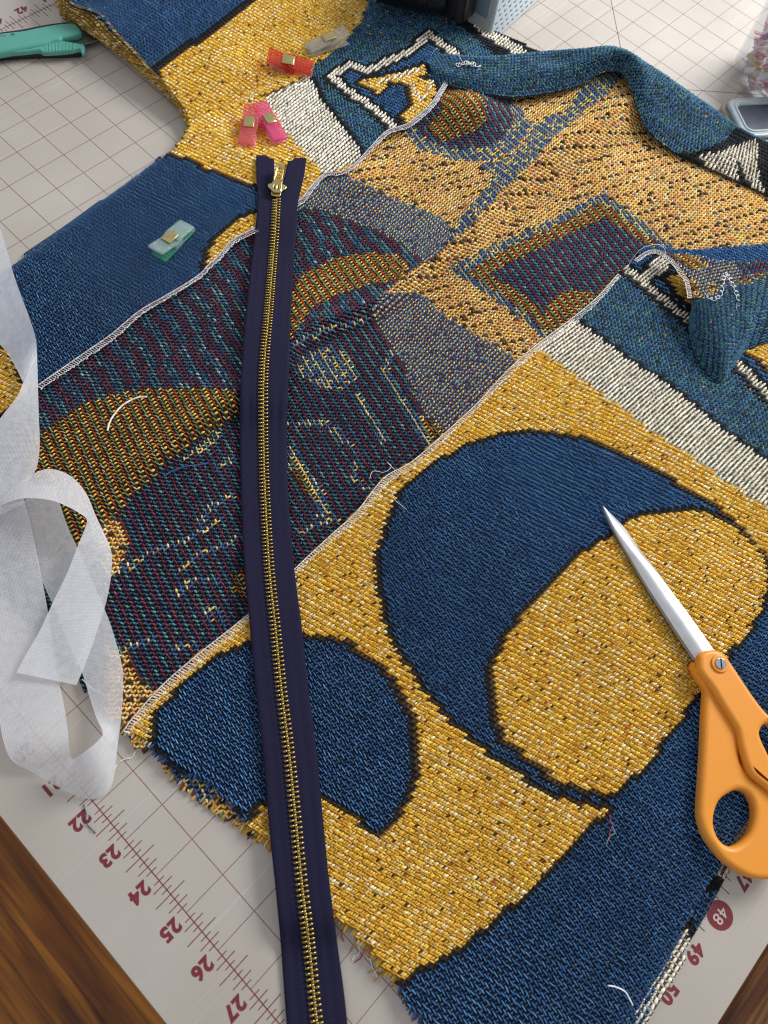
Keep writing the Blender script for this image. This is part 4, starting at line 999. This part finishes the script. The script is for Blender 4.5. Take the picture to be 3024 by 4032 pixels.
# ----------------------------------------------------------------------------
# scissors
# ----------------------------------------------------------------------------
sc_o = n2m(2838, 2612, 0.4)
scissors = empty('scissors', (sc_o[0], sc_o[1], 0.3))
tag(scissors, 'orange handled fabric scissors with steel blades lying closed on the jacket', 'scissors')
ZB = 0.34
h4 = lambda pts, z: [tuple(p[:2]) for p in n2m([2600 + .452 * a for a, b in pts], [2500 + .452 * b for a, b in pts], z)]
h7 = lambda pts, z: [tuple(p[:2]) for p in n2m([2300 + .4364 * a for a, b in pts], [1950 + .4364 * b for a, b in pts], z)]
ring = lambda P, n=90: catmull(P, n, True)
lower = h4([(300, 228), (285, 262), (297, 312), (335, 385), (372, 440), (393, 490), (390, 560), (380, 720), (370, 1000), (355, 1250), (340, 1500), (347, 1610), (392, 1752), (480, 1882), (560, 1975), (680, 2062), (800, 2118), (938, 2132), (1060, 2105), (1150, 2030), (1205, 1900), (1200, 1700), (1130, 1500), (1020, 1390), (938, 1345), (870, 1300), (800, 1250), (742, 1170), (702, 1090), (686, 980), (684, 850), (640, 745), (560, 615), (500, 530), (455, 460), (410, 380), (350, 280)], ZB + 0.30)
hole1 = h4([(470, 1640), (484, 1530), (525, 1440), (600, 1380), (680, 1352), (755, 1375), (805, 1450), (822, 1540), (812, 1640), (775, 1740), (700, 1815), (620, 1845), (545, 1810), (495, 1740)], ZB + 0.30)
prism('lower_handle', ring(lower, 150), ZB - 0.02, ZB + 0.33, M_ORANGE, scissors, [ring(hole1, 60)], 0.13, 6)
upper = h4([(340, 210), (352, 165), (400, 132), (468, 124), (530, 140), (585, 182), (640, 260), (720, 380), (800, 500), (880, 610), (938, 675), (1060, 790), (1200, 950), (1300, 1150), (1330, 1350), (1260, 1490), (1120, 1480), (1010, 1400), (938, 1335), (850, 1265), (800, 1215), (762, 1140), (725, 1020), (700, 920), (690, 860), (670, 805), (600, 692), (520, 562), (450, 445), (385, 365), (345, 295)], ZB + 0.5)
hole2 = h4([(878, 860), (892, 805), (938, 772), (1040, 800), (1150, 900), (1220, 1050), (1235, 1200), (1180, 1320), (1090, 1330), (1010, 1220), (960, 1060), (900, 930)], ZB + 0.5)
prism('upper_handle', ring(upper, 150), ZB + 0.18, ZB + 0.50, M_ORANGE, scissors, [ring(hole2, 60)], 0.12, 6)
blade = h7([(180, 84), (240, 130), (350, 260), (500, 470), (680, 700), (820, 900), (960, 1090), (1165, 1385), (1240, 1500), (1180, 1600), (1035, 1535), (900, 1340), (800, 1180), (650, 950), (520, 740), (400, 530), (290, 330), (215, 190)], ZB + 0.22)
# blade: bevelled section built from edge rails
redge = np.array(h7([(181, 84), (290, 190), (385, 300), (503, 470), (602, 600), (681, 700), (767, 820), (825, 905), (963, 1095), (1167, 1388), (1232, 1480)], 0.5)); ledge = np.array(h7([(180, 86), (205, 165), (262, 280), (350, 440), (420, 562), (480, 668), (560, 805), (620, 902), (740, 1090), (935, 1388), (1090, 1620)], 0.5))
bev = np.array(h7([(181, 86), (232, 178), (295, 300), (432, 470), (548, 600), (646, 700), (742, 820), (806, 905), (950, 1096), (1156, 1390), (1222, 1482)], 0.5))
nb = 40; RE, LE, BE = catmull(redge, nb), catmull(ledge, nb), catmull(bev, nb)
V = []; 
ztop = np.linspace(0.40, 0.60, nb) * 0 + np.linspace(0.45, 0.56, nb)
for k in range(nb):
    V += [(*LE[k], ztop[k] - 0.05), (*(LE[k]), ztop[k]), (*(BE[k]), ztop[k] + 0.004), (*(RE[k]), ztop[k] - 0.045), (*(RE[k]), ztop[k] - 0.06)]
F = []
for k in range(nb - 1):
    a, b = k * 5, k * 5 + 5
    for c in range(5):
        c2 = (c + 1) % 5; F.append((a + c, b + c, b + c2, a + c2))
F.append((0, 1, 2, 3, 4)); e = (nb - 1) * 5; F.append((e + 4, e + 3, e + 2, e + 1, e))
bo = link('upper_blade', mesh_py('upper_blade', V, [f[::-1] for f in F]), M_STEEL, scissors, smooth=False)
V = []
off = np.array([0.03, -0.045])
for k in range(nb):
    l = LE[k] + off * (0.3 + 0.7 * k / nb); r = BE[k]
    V += [(*l, ztop[k] - 0.13), (*l, ztop[k] - 0.07), (*r, ztop[k] - 0.07), (*r, ztop[k] - 0.13)]
F = []
for k in range(nb - 1):
    a, b = k * 4, k * 4 + 4
    for c in range(4):
        c2 = (c + 1) % 4; F.append((a + c, a + c2, b + c2, b + c))
F.append((3, 2, 1, 0)); e = (nb - 1) * 4; F.append((e, e + 1, e + 2, e + 3))
link('lower_blade', mesh_py('lower_blade', V, F), M_STEELD, scissors, smooth=False)
# screw
sp = n2m(2600 + .452 * 527, 2500 + .452 * 248, ZB + 0.56)
circ = lambda r, n=36: [(r * math.cos(a), r * math.sin(a)) for a in np.linspace(0, 2 * math.pi, n, endpoint=False)]
ROs = (np.eye(3), np.array([sp[0], sp[1], 0]))
local_prism('boss', circ(0.215), ZB + 0.48, ZB + 0.545, ROs, M_ORANGE, scissors, bevel=0.025, seg=3)
screw = local_prism('screw', circ(0.135), ZB + 0.53, ZB + 0.585, ROs, M_CHROME, scissors, bevel=0.02, seg=3)
sa = math.radians(-52)
b = Bag(); b.box(np.array([0, 0, ZB + 0.583]), np.array([0.125, 0.018, 0.006]), np.array([[math.cos(sa), -math.sin(sa), 0], [math.sin(sa), math.cos(sa), 0], [0, 0, 1]]))
V = np.vstack(b.V) + np.array([sp[0], sp[1], 0])
link('screw_slot', mesh_py('screw_slot', V, b.F), M_BLACKM, screw, smooth=False)

# ----------------------------------------------------------------------------
# curling strip of white interfacing
# ----------------------------------------------------------------------------
strip = empty('interfacing_strip', (16, -9.5, 0))
tag(strip, 'curled strip of sheer white nonwoven interfacing at the left of the zipper', 'interfacing')
def ribbon(name, pairs, n):
    A = np.array([(a[0], a[1], a[2]) for a, b in pairs], float); B = np.array([(b[0], b[1], b[2]) for a, b in pairs], float)
    A3 = d2m(A[:, 0], A[:, 1], A[:, 2]); B3 = d2m(B[:, 0], B[:, 1], B[:, 2])
    A3, B3 = catmull(A3, n), catmull(B3, n); nc = 9
    s = np.linspace(0, 1, nc); V = A3[:, None] * (1 - s)[None, :, None] + B3[:, None] * s[None, :, None]
    mid = (A3 + B3) / 2; al = np.r_[0, np.cumsum(np.linalg.norm(np.diff(mid, axis=0), axis=1))]
    U = np.stack(np.broadcast_arrays(s[None, :] * 1.3, al[:, None]), -1)
    me = mesh_np(name, V.reshape(-1, 3), grid_faces(n, nc).ravel(), np.full((n - 1) * (nc - 1), 4), None, U.reshape(-1, 2))
    o = link(name, me, M_TAPEW, strip); return o
ribbon('upper_curl', [((-30, 440, 1.3), (-170, 560, 1.1)), ((0, 492, 1.3), (-130, 640, 1.0)), ((32, 600, 1.2), (-70, 700, 0.9)), ((62, 682, 1.05), (-10, 735, 0.75)), ((77, 730, 0.9), (25, 778, 0.6)), ((80, 768, 0.6), (50, 826, 0.75))], 60)
ribbon('upper_tail', [((80, 762, 0.55), (50, 826, 0.8)), ((82, 830, 0.55), (36, 858, 0.75)), ((84, 900, 0.5), (0, 905, 0.65)), ((86, 960, 0.45), (-25, 960, 0.55)), ((80, 1008, 0.42), (-35, 1010, 0.5)), ((62, 1040, 0.4), (-35, 1060, 0.5)), ((50, 1090, 0.38), (-45, 1110, 0.45))], 70)
ribbon('long_loop', [((118, 1050, 0.25), (40, 1045, 0.25)), ((128, 1085, 0.26), (54, 1076, 0.26)), ((146, 1137, 0.26), (69, 1154, 0.26)), ((170, 1190, 0.26), (88, 1244, 0.26)), ((226, 1316, 0.28), (120, 1320, 0.26)), ((250, 1385, 0.3), (148, 1390, 0.26)), ((264, 1440, 0.34), (177, 1452, 0.26)), ((266, 1490, 0.4), (194, 1508, 0.28)), ((262, 1550, 0.45), (208, 1550, 0.40)),
  ((254, 1610, 0.35), (222, 1582, 0.75)), ((247, 1672, 0.2), (212, 1600, 1.0)), ((236, 1706, 0.1), (192, 1617, 1.1)), ((206, 1726, 0.05), (172, 1632, 1.05)), ((168, 1720, 0.04), (158, 1640, 0.95)), ((120, 1697, 0.05), (153, 1636, 0.85)), ((70, 1668, 0.15), (150, 1618, 0.72)), ((28, 1645, 0.3), (148, 1596, 0.62)), ((10, 1610, 0.4), (146, 1574, 0.55)), ((0, 1560, 0.42), (138, 1520, 0.48)), ((-8, 1460, 0.42), (127, 1470, 0.45)), ((-15, 1380, 0.42), (115, 1404, 0.45)), ((-25, 1280, 0.42), (100, 1300, 0.45)), ((-35, 1180, 0.45), (76, 1180, 0.5)), ((-40, 1110, 0.55), (54, 1080, 0.65))], 220)
ribbon('top_loop', [((-40, 1130, 0.6), (50, 1090, 0.6)), ((-25, 1105, 0.75), (10, 1100, 0.8)), ((0, 1080, 0.75), (5, 1092, 1.0)), ((30, 1052, 0.65), (32, 1080, 1.15)), ((62, 1029, 0.6), (69, 1076, 1.25)), ((104, 1013, 0.55), (115, 1082, 1.3)), ((149, 1026, 0.55), (149, 1096, 1.3)), ((184, 1062, 0.6), (174, 1110, 1.25)), ((208, 1116, 0.65), (187, 1122, 1.15)), ((224, 1150, 0.68), (184, 1140, 1.05)), ((240, 1189, 0.7), (167, 1182, 0.95)), ((241, 1235, 0.7), (145, 1238, 0.85)), ((230, 1298, 0.65), (115, 1300, 0.75)), ((208, 1369, 0.6), (86, 1362, 0.68)), ((184, 1436, 0.56), (54, 1418, 0.62)), ((165, 1480, 0.52), (35, 1453, 0.58))], 150)

# ----------------------------------------------------------------------------
# sewing clips
# ----------------------------------------------------------------------------
def clip_mats(nm, rgb, rgb2):
    if nm.startswith('j'): return mat_clear('clip_' + nm, rgb, 0.62, 0.10), mat_clear('clip_base_' + nm, rgb2, 0.5, 0.10)
    return mat_clear('clip_' + nm, rgb, 0.34, 0.06), mat_clear('clip_base_' + nm, rgb2, 0.24, 0.06)
def make_clip(label, o, deg, top_rgb, base_rgb, nm, roll=0.0, group=None, cat='sewing clip', scale=1.42, tilt=0.0):
    mt, mb = CM.get(nm) or CM.setdefault(nm, clip_mats(nm, top_rgb, base_rgb))
    R, oo = frame_at(o, deg, tilt)
    if roll:
        c, s = math.cos(roll), math.sin(roll); R = R @ np.array([[c, 0, s], [0, 1, 0], [-s, 0, c]])
    R = R * scale
    e = empty('sewing_clip', o); tag(e, label, cat, group)
    def part(name, pts, mt_, bev=0.02):
        b = Bag()
        for c, h, rx in pts:
            cs, sn = math.cos(rx), math.sin(rx)
            b.box(np.array(c, float), np.array(h, float), np.array([[1, 0, 0], [0, cs, -sn], [0, sn, cs]]))
        V = np.vstack(b.V) @ R.T + oo
        ob = link(name, mesh_py(name, V, b.F), mt_, e, smooth=False)
        if bev: add_mod_bevel(ob, bev * scale, 2)
        return ob
    part('base', [((0, 0.0, 0.03), (0.19, 0.52, 0.028), 0)], mb)
    part('lever', [((0, 0.28, 0.20), (0.185, 0.27, 0.032), 0.28), ((0, -0.24, 0.145), (0.185, 0.27, 0.032), 0.16)], mt)
    part('cheek', [((-0.17, 0.02, 0.10), (0.02, 0.12, 0.075), 0), ((0.17, 0.02, 0.10), (0.02, 0.12, 0.075), 0)], mt, 0.01)
    part('spring', [((0, 0.06, 0.235), (0.115, 0.13, 0.012), 0.05), ((0, -0.075, 0.205), (0.115, 0.012, 0.03), 0), ((0, 0.19, 0.22), (0.115, 0.012, 0.03), 0)], M_GOLD, 0.006)
    return e
CM = {}
zst = lambda x, y: float(h_stack(np.array([x]), np.array([y]))[0])
def clip_at(label, pd, deg, *a, **k):
    q = d2m(pd[0], pd[1], 0.45); z = k.pop('z', None)
    if z is None: z = zst(q[0], q[1])
    q = d2m(pd[0], pd[1], z + 0.12); return make_clip(label, (q[0], q[1], z + 0.01), deg, *a, **k)
clip_at('coral pink sewing clip lying upright above the zipper top', (539, 279), 130, (244, 140, 136), (252, 206, 204), 'coral')
clip_at('magenta pink sewing clip leaning against the coral clip', (583, 272), 165, (244, 120, 172), (252, 200, 220), 'pink', roll=0.12)
clip_at('orange red sewing clip beside the top of the cream band', (630, 139), 215, (226, 84, 60), (244, 196, 186), 'red', z=0.50, roll=-0.25)
clip_at('clear colourless sewing clip near the sleeve seam, farthest of the clips on the jacket', (706, 94), 75, (214, 210, 196), (226, 224, 214), 'clear', z=0.52)
clip_at('clear and mint green sewing clip on the blue left front', (374, 519), 284, (206, 224, 220), (120, 214, 176), 'mint')

# ----------------------------------------------------------------------------
# thread snips at the top left
# ----------------------------------------------------------------------------
snips = empty('thread_snips', (0.3, 2.2, 0)); tag(snips, 'teal thread snips with black underside poking out from under the sleeve', 'snips')
t1 = lambda pts, z: [tuple(p[:2]) for p in n2m([a * .45208 for a, b in pts], [b * .45208 for a, b in pts], z)]
prism('black_frame', ring(t1([(-160, 320), (0, 292), (200, 264), (330, 238), (480, 212), (600, 205), (680, 235), (690, 300), (640, 350), (720, 420), (712, 462), (600, 474), (300, 482), (100, 492), (0, 500), (-160, 515)], 0.15), 90), 0.02, 0.20, M_BLACKM, snips, bevel=0.04)
body = prism('body', ring(t1([(-160, 325), (0, 294), (200, 270), (330, 243), (480, 216), (580, 204), (645, 206), (690, 240), (703, 284), (600, 318), (540, 332), (525, 350), (450, 362), (370, 388), (250, 412), (90, 442), (0, 458), (-160, 480)], 0.42), 100), 0.18, 0.46, M_TEAL, snips, bevel=0.10, seg=5)
lever = prism('lever', ring(t1([(60, 440), (250, 425), (362, 392), (400, 372), (500, 358), (600, 364), (690, 380), (736, 396), (730, 452), (708, 460), (690, 424), (600, 440), (480, 450), (372, 454), (330, 436), (200, 448), (60, 458)], 0.36), 90), 0.2, 0.38, M_TEAL, snips, bevel=0.05, seg=3)
for k in range(9):
    p0, p1 = t1([(395 + k * 30, 376 - k * 0.5), (397 + k * 30, 440)], 0.39)
    b = Bag(); q0 = np.array([*p0, 0.385]); q1 = np.array([*p1, 0.385])
    V, F = tube_geo(np.linspace(q0, q1, 4), 0.012, 6); link('grip_ridge', mesh_py('grip_ridge', V, F), M_TEAL, lever)
prism('blade', ring(t1([(535, 342), (620, 318), (700, 292), (790, 305), (880, 335), (960, 350), (1000, 350), (960, 360), (860, 352), (740, 386), (690, 380), (600, 352)], 0.22), 60), 0.2, 0.23, M_STEELD, snips, bevel=0.004)
ce = np.array(t1([(110, 300)], 0.46)[0]); bag = Bag()
cc = np.array(circ(0.062, 24)); ci = np.array(circ(0.042, 24))
for k in range(24):
    k2 = (k + 1) % 24; bag.quad((*(ce + cc[k]), 0.4635), (*(ce + cc[k2]), 0.4635), (*(ce + ci[k2]), 0.4635), (*(ce + ci[k]), 0.4635))
bag.add([(*(ce + p), 0.4635) for p in circ(0.024, 12)], [tuple(range(12))])
link('emblem', bag.mesh('emblem'), M_PRINTG, body, smooth=False)
for tx, px in (('S', 40), ('D', 14)):
    cu = bpy.data.curves.new('lettering', 'FONT'); cu.body = tx; cu.size = 0.10 * IN; cu.align_x = 'CENTER'; cu.align_y = 'CENTER'; cu.offset = 0.003 * IN
    tmp = bpy.data.objects.new('tmp', cu); COL.objects.link(tmp); dg = bpy.context.evaluated_depsgraph_get(); me = bpy.data.meshes.new_from_object(tmp.evaluated_get(dg)); bpy.data.objects.remove(tmp)
    pp = t1([(px, 312)], 0.46)[0]
    me.transform(Matrix.Translation((pp[0] * IN, pp[1] * IN, 0.4635 * IN)) @ Matrix.Rotation(math.radians(48), 4, 'Z')); me.materials.clear(); link('lettering', me, M_PRINTG, body, smooth=False)

# ----------------------------------------------------------------------------
# appliance at the top: black ribbed front and pale perforated housing
# ----------------------------------------------------------------------------
app = empty('appliance', (9.5, 15.5, 0)); tag(app, 'black and grey appliance with perforated pale side panel standing behind the jacket', 'appliance')
A0 = np.array([10.31, 14.50]); A1 = np.array([9.70, 19.1]); ax = (A1 - A0) / np.linalg.norm(A1 - A0); an_ = np.array([ax[1], -ax[0]])  # an_ = outward (+x)
lx = -an_
def abox(name, a0, a1, b0, b1, z0, z1, material, parent, bev=0.03):
    """box spanning a0..a1 along the panel, b0..b1 back from it"""
    b = Bag(); c = A0 + ax * (a0 + a1) / 2 + lx * (b0 + b1) / 2
    R = np.array([[ax[0], lx[0], 0], [ax[1], lx[1], 0], [0, 0, 1]])
    b.box(np.array([c[0], c[1], (z0 + z1) / 2]), np.array([(a1 - a0) / 2, (b1 - b0) / 2, (z1 - z0) / 2]), R)
    o = link(name, b.mesh(name), material, parent, smooth=False)
    if bev: add_mod_bevel(o, bev, 2)
    return o
hous = abox('housing', 0, 4.6, 0.03, 3.0, 0.02, 4.5, M_GREYP, app, 0.06)
pan = abox('perforated_panel', 0.06, 4.55, -0.02, 0.06, 0.04, 4.4, M_PALE, app, 0.02)
hb = Bag()
R_ = np.array([[ax[0], lx[0], 0], [ax[1], lx[1], 0], [0, 0, 1]])
for r in range(16):
    for k in range(13):
        a = 0.28 + k * 0.33 + (0.165 if r % 2 else 0); z = 0.25 + r * 0.24
        if 1.55 < a < 2.9 and 0.9 < z < 3.2: continue
        c = A0 + ax * a + lx * (-0.021); hb.box(np.array([c[0], c[1], z]), np.array([0.085, 0.004, 0.035]), R_)
link('slot_perforation', hb.mesh('slot_perforation'), M_HOLE, pan, smooth=False)
abox('panel_door', 1.62, 2.86, -0.03, 0.0, 1.0, 3.1, M_PALE, pan, 0.01)
blk = abox('black_side', -0.05, 0.0, 0.95, 3.2, 0.75, 4.5, M_BLACKM, app, 0.02)
abox('side_recess', -0.03, 0.0, 0.25, 0.85, 0.9, 4.0, M_HOLE, app, 0.01)
abox('grip_block', -0.9, -0.06, 0.75, 1.9, 0.85, 4.5, M_BLACKM, app, 0.08)
for k in range(5):
    c0 = abox('grip_rib', -0.9 + 0.0, -0.2, 0.70, 0.75, 0.95 + k * 0.0, 4.2, M_BLACK, app, 0.01) if k == 0 else abox('grip_rib', -0.94, -0.9, 0.85 + k * 0.2, 0.93 + k * 0.2, 0.95, 4.2, M_BLACK, app, 0.01)
# black ribbed drum lying over the jacket's shoulder
dc = d2m(895, -45, 1.6); axd = d2m(975, -20, 1.6) - d2m(820, -48, 1.6); axd[2] = 0; axl = np.linalg.norm(axd); axd /= axl
pr = np.array([-axd[1], axd[0], 0])
prof = []
for t in np.linspace(-1, 1, 41):
    rad = 0.82 + 0.05 * math.cos(t * math.pi * 0.5) + (0.03 if int((t + 1) * 10) % 3 == 0 else 0)
    prof.append((t * axl * 0.5, rad if abs(t) < 0.97 else rad * 0.85))
V = []; F = []; ns = 32
for (s, rad) in prof:
    for k in range(ns):
        a = 2 * math.pi * k / ns; V.append(dc + axd * s + pr * rad * math.cos(a) + np.array([0, 0, rad * math.sin(a)]))
for i in range(len(prof) - 1):
    for k in range(ns):
        k2 = (k + 1) % ns; F.append((i * ns + k, (i + 1) * ns + k, (i + 1) * ns + k2, i * ns + k2))
F.append(tuple(range(ns))); F.append(tuple((len(prof) - 1) * ns + k for k in range(ns))[::-1])
link('ribbed_drum', mesh_py('ribbed_drum', V, F), M_BLACK, app)

# ----------------------------------------------------------------------------
# jar of clips and the lidded container at the right
# ----------------------------------------------------------------------------
JC = np.array([18.75, 21.65]); JR = 1.95
jar = empty('jar', (*JC, 0)); tag(jar, 'clear plastic jar full of pink and clear clips at the right edge', 'jar')
prof = [(0.2, 0.03), (1.45, 0.03), (1.7, 0.10), (JR, 0.35), (JR, 1.2), (JR, 2.4), (JR - 0.02, 3.6), (JR - 0.1, 4.2), (JR - 0.14, 4.22), (JR - 0.07, 3.6), (JR - 0.06, 1.2), (JR - 0.06, 0.38), (1.66, 0.15), (1.42, 0.09), (0.2, 0.09)]
V = []; F = []; ns = 64
for (r, z) in prof:
    for k in range(ns):
        a = 2 * math.pi * k / ns; V.append((JC[0] + r * math.cos(a), JC[1] + r * math.sin(a), z))
for i in range(len(prof) - 1):
    for k in range(ns):
        k2 = (k + 1) % ns; F.append((i * ns + k, i * ns + k2, (i + 1) * ns + k2, (i + 1) * ns + k))
link('jar_wall', mesh_py('jar_wall', V, F), M_JAR, jar)
palette = [((246, 150, 200), 'jpink', 'pink'), ((244, 240, 242), 'jclear', 'clear'), ((232, 60, 140), 'jmag', 'magenta'), ((160, 90, 180), 'jpur', 'purple'), ((236, 226, 160), 'jyel', 'pale yellow'), ((240, 180, 190), 'jros', 'rose')]
slots = []
for lay, z in enumerate((0.22, 0.55, 0.9, 1.25, 1.6, 1.95)):
    for k in range(8):
        a = math.radians(150 + k * 26 + lay * 11); slots.append((1.22 if (k + lay) % 2 else 1.38, a, z))
for k, (r, a, z) in enumerate(slots):
    rgb, nm, cn = palette[[1, 0, 1, 5, 1, 2, 1, 3, 1, 0, 4, 1, 2][k % 13]]
    make_clip(cn + ' sewing clip heaped inside the jar', (JC[0] + r * math.cos(a), JC[1] + r * math.sin(a), z), math.degrees(a) + 90 + random.uniform(-50, 50), rgb, (232, 228, 230), nm, roll=random.uniform(-0.8, 0.8), group=cn + ' clips heaped inside the jar', scale=0.86, tilt=random.uniform(-0.7, 0.7))

def rrect(c, e1, e2, a, b, r, n=8):
    pts = []
    for sx, sy, s0 in ((1, 1, 0), (-1, 1, 90), (-1, -1, 180), (1, -1, 270)):
        for k in range(n + 1):
            t = math.radians(s0 + 90 * k / n); u = sx * (a - r) + r * math.cos(t); v = sy * (b - r) + r * math.sin(t)
            pts.append((c[0] + e1[0] * u + e2[0] * v, c[1] + e1[1] * u + e2[1] * v))
    return pts
e1 = np.array([0.585, 0.811]); e2 = np.array([0.811, -0.585])
LC = np.array([17.95, 18.62]) + e1 * 2.2 + e2 * 0.95
cont = empty('container', (*LC, 0)); tag(cont, 'low plastic container with frosted rim and dark lid panel behind the neck roll', 'container')
prism('tub', rrect(LC, e1, e2, 2.35, 1.05, 0.45), 0.02, 0.30, M_TAN, cont, bevel=0.08)
prism('lid_rim', rrect(LC, e1, e2, 2.2, 0.95, 0.40), 0.31, 0.48, M_RIM, cont, holes=[rrect(LC, e1, e2, 1.9, 0.62, 0.22)[::-1]], bevel=0.08, seg=4)
prism('lid_groove', rrect(LC, e1, e2, 2.02, 0.75, 0.3), 0.45, 0.51, M_RIM, cont, holes=[rrect(LC, e1, e2, 1.94, 0.67, 0.25)[::-1]], bevel=0.02, seg=3)
prism('lid_panel', rrect(LC, e1, e2, 1.92, 0.64, 0.24), 0.33, 0.39, M_DARKIN, cont, bevel=0.01)

# ----------------------------------------------------------------------------
# loose threads
# ----------------------------------------------------------------------------
def thread(name, pts_d, z, r, material, label, cat='thread', n=None):
    p = catmull([(a, b) for a, b in pts_d], n or 10 * len(pts_d))
    q = d2m(p[:, 0], p[:, 1], z); h = h_stack(q[:, 0], q[:, 1]) if z > 0.08 else np.zeros(len(q)); zz_ = np.maximum(h + 0.05, 0.02) if z > 0.08 else np.full(len(q), 0.015 + r)
    q = d2m(p[:, 0], p[:, 1], zz_ + 0.01 * np.sin(np.arange(len(p)) * 0.5))
    q = resample(q, 0.03)
    e = tube(name, q, r, material, None, 6); tag(e, label, cat); return e
thread('loose_thread', [(232, 931), (237, 912), (247, 895), (262, 878), (282, 865), (300, 858), (318, 857)], 0.3, 0.026, M_CREAM, 'thick cream thread curled on the orange leaf of the back panel')
thread('loose_thread', [(1313, 2129), (1330, 2132), (1350, 2142), (1360, 2158), (1367, 2172)], 0.35, 0.016, M_WHITE, 'short white thread on the blue corner of the right front')
thread('loose_thread', [(1317, 1761), (1319, 1775), (1324, 1785), (1318, 1795), (1316, 1818)], 0.35, 0.010, M_RED, 'short red thread on the blue right front')
thread('loose_thread', [(1322, 1785), (1328, 1795), (1326, 1802), (1316, 1808), (1309, 1828)], 0.35, 0.009, M_GREEN, 'short green thread tangled with the red thread')
thread('loose_thread', [(353, 1029), (372, 1018), (400, 1008), (430, 1004), (450, 1000)], 0.25, 0.022, M_BLUETH, 'blue yarn end lying along the fold of the back panel')
thread('loose_thread', [(798, 1035), (806, 1018), (830, 1020), (845, 1008), (836, 998), (850, 1012), (862, 1022)], 0.3, 0.007, M_WHITE, 'thin white thread loop at the overlocked front edge')
thread('loose_thread', [(845, 1058), (852, 1078), (865, 1090), (878, 1100)], 0.3, 0.007, M_WHITE, 'thin white thread tail on the gold front edge')
thread('loose_thread', [(178, 1467), (190, 1480), (200, 1488), (208, 1494), (214, 1492), (222, 1500), (232, 1505)], 0.4, 0.014, M_CREAM, 'knotted cream thread on the interfacing strip')
thread('loose_thread', [(246, 1665), (255, 1648), (270, 1640), (285, 1636), (294, 1622), (306, 1616), (312, 1602)], 0.0, 0.012, M_CREAM, 'cream thread trailing from the hem onto the mat')
thread('loose_thread', [(180, 1738), (186, 1760), (184, 1775), (196, 1790), (206, 1800)], 0.0, 0.011, M_DKTH, 'dark teal fibre stuck to the mat over the number 22')
thread('loose_thread', [(772, 2020), (778, 2040), (776, 2060), (766, 2065), (760, 2075)], 0.0, 0.010, M_WHITE, 'white frayed thread hanging at the gold hem')
thread('loose_thread', [(800, 2068), (804, 2088), (812, 2104), (815, 2112)], 0.0, 0.012, M_WHITE, 'white frayed thread near the corner of the gold hem')
thread('loose_thread', [(1400, 2190), (1430, 2130), (1455, 2080), (1470, 2040), (1478, 2010), (1473, 1998)], 0.0, 0.022, M_CREAM, 'cream yarn hanging loose along the side seam')
q = d2m([1350, 1362, 1385, 1415, 1430, 1437, 1428, 1412], [595, 565, 538, 528, 532, 545, 570, 560], [.5, .9, 1.2, 1.3, 1.2, 1.0, .9, .75]); tag(tube('loose_thread', catmull(q, 60), 0.007, M_WHITE), 'fine white thread looping above the collar corner', 'thread')
q = d2m([932, 936, 945], [120, 112, 104], [.7, .9, 1.0]); tag(tube('loose_thread', catmull(q, 12), 0.008, M_WHITE), 'fine white thread end at the left of the neck roll', 'thread')
q = d2m([990, 992, 998, 1004], [108, 120, 132, 140], [1.1, .95, .8, .6]); tag(tube('loose_thread', catmull(q, 14), 0.009, M_WHITE), 'fine white thread standing at the overlocked neck corner', 'thread')
# chain of unravelled overlock hanging over the collar
base = catmull(d2m([1524, 1545, 1558, 1562, 1570, 1580, 1590, 1594, 1592, 1590, 1592, 1585], [640, 645, 632, 605, 592, 608, 628, 650, 675, 695, 705, 715], [1.1, 1.12, 1.15, 1.2, 1.2, 1.15, 1.1, 1.0, .9, .8, .75, .7]), 260)
ang_ = np.linspace(0, 2 * math.pi * 24, 260); rr_ = 0.055
chain = base + np.stack([np.cos(ang_) * rr_, np.sin(ang_) * rr_, np.sin(ang_ * 0.5) * 0.02], 1)
tag(tube('thread_chain', chain, 0.009, M_WHITE), 'curly unravelled white overlock chain hanging on the turned collar', 'thread')
base = catmull(d2m([985, 1005, 1020, 1035, 1038], [142, 136, 138, 145, 152], [.7, .75, .8, .75, .7]), 120); ang_ = np.linspace(0, 2 * math.pi * 13, 120)
chain = base + np.stack([np.cos(ang_) * 0.07, np.sin(ang_) * 0.07, np.sin(ang_ * .7) * 0.03], 1)
tag(tube('thread_tuft', chain, 0.012, M_WHITE), 'tuft of white thread at the overlocked neck corner', 'thread')
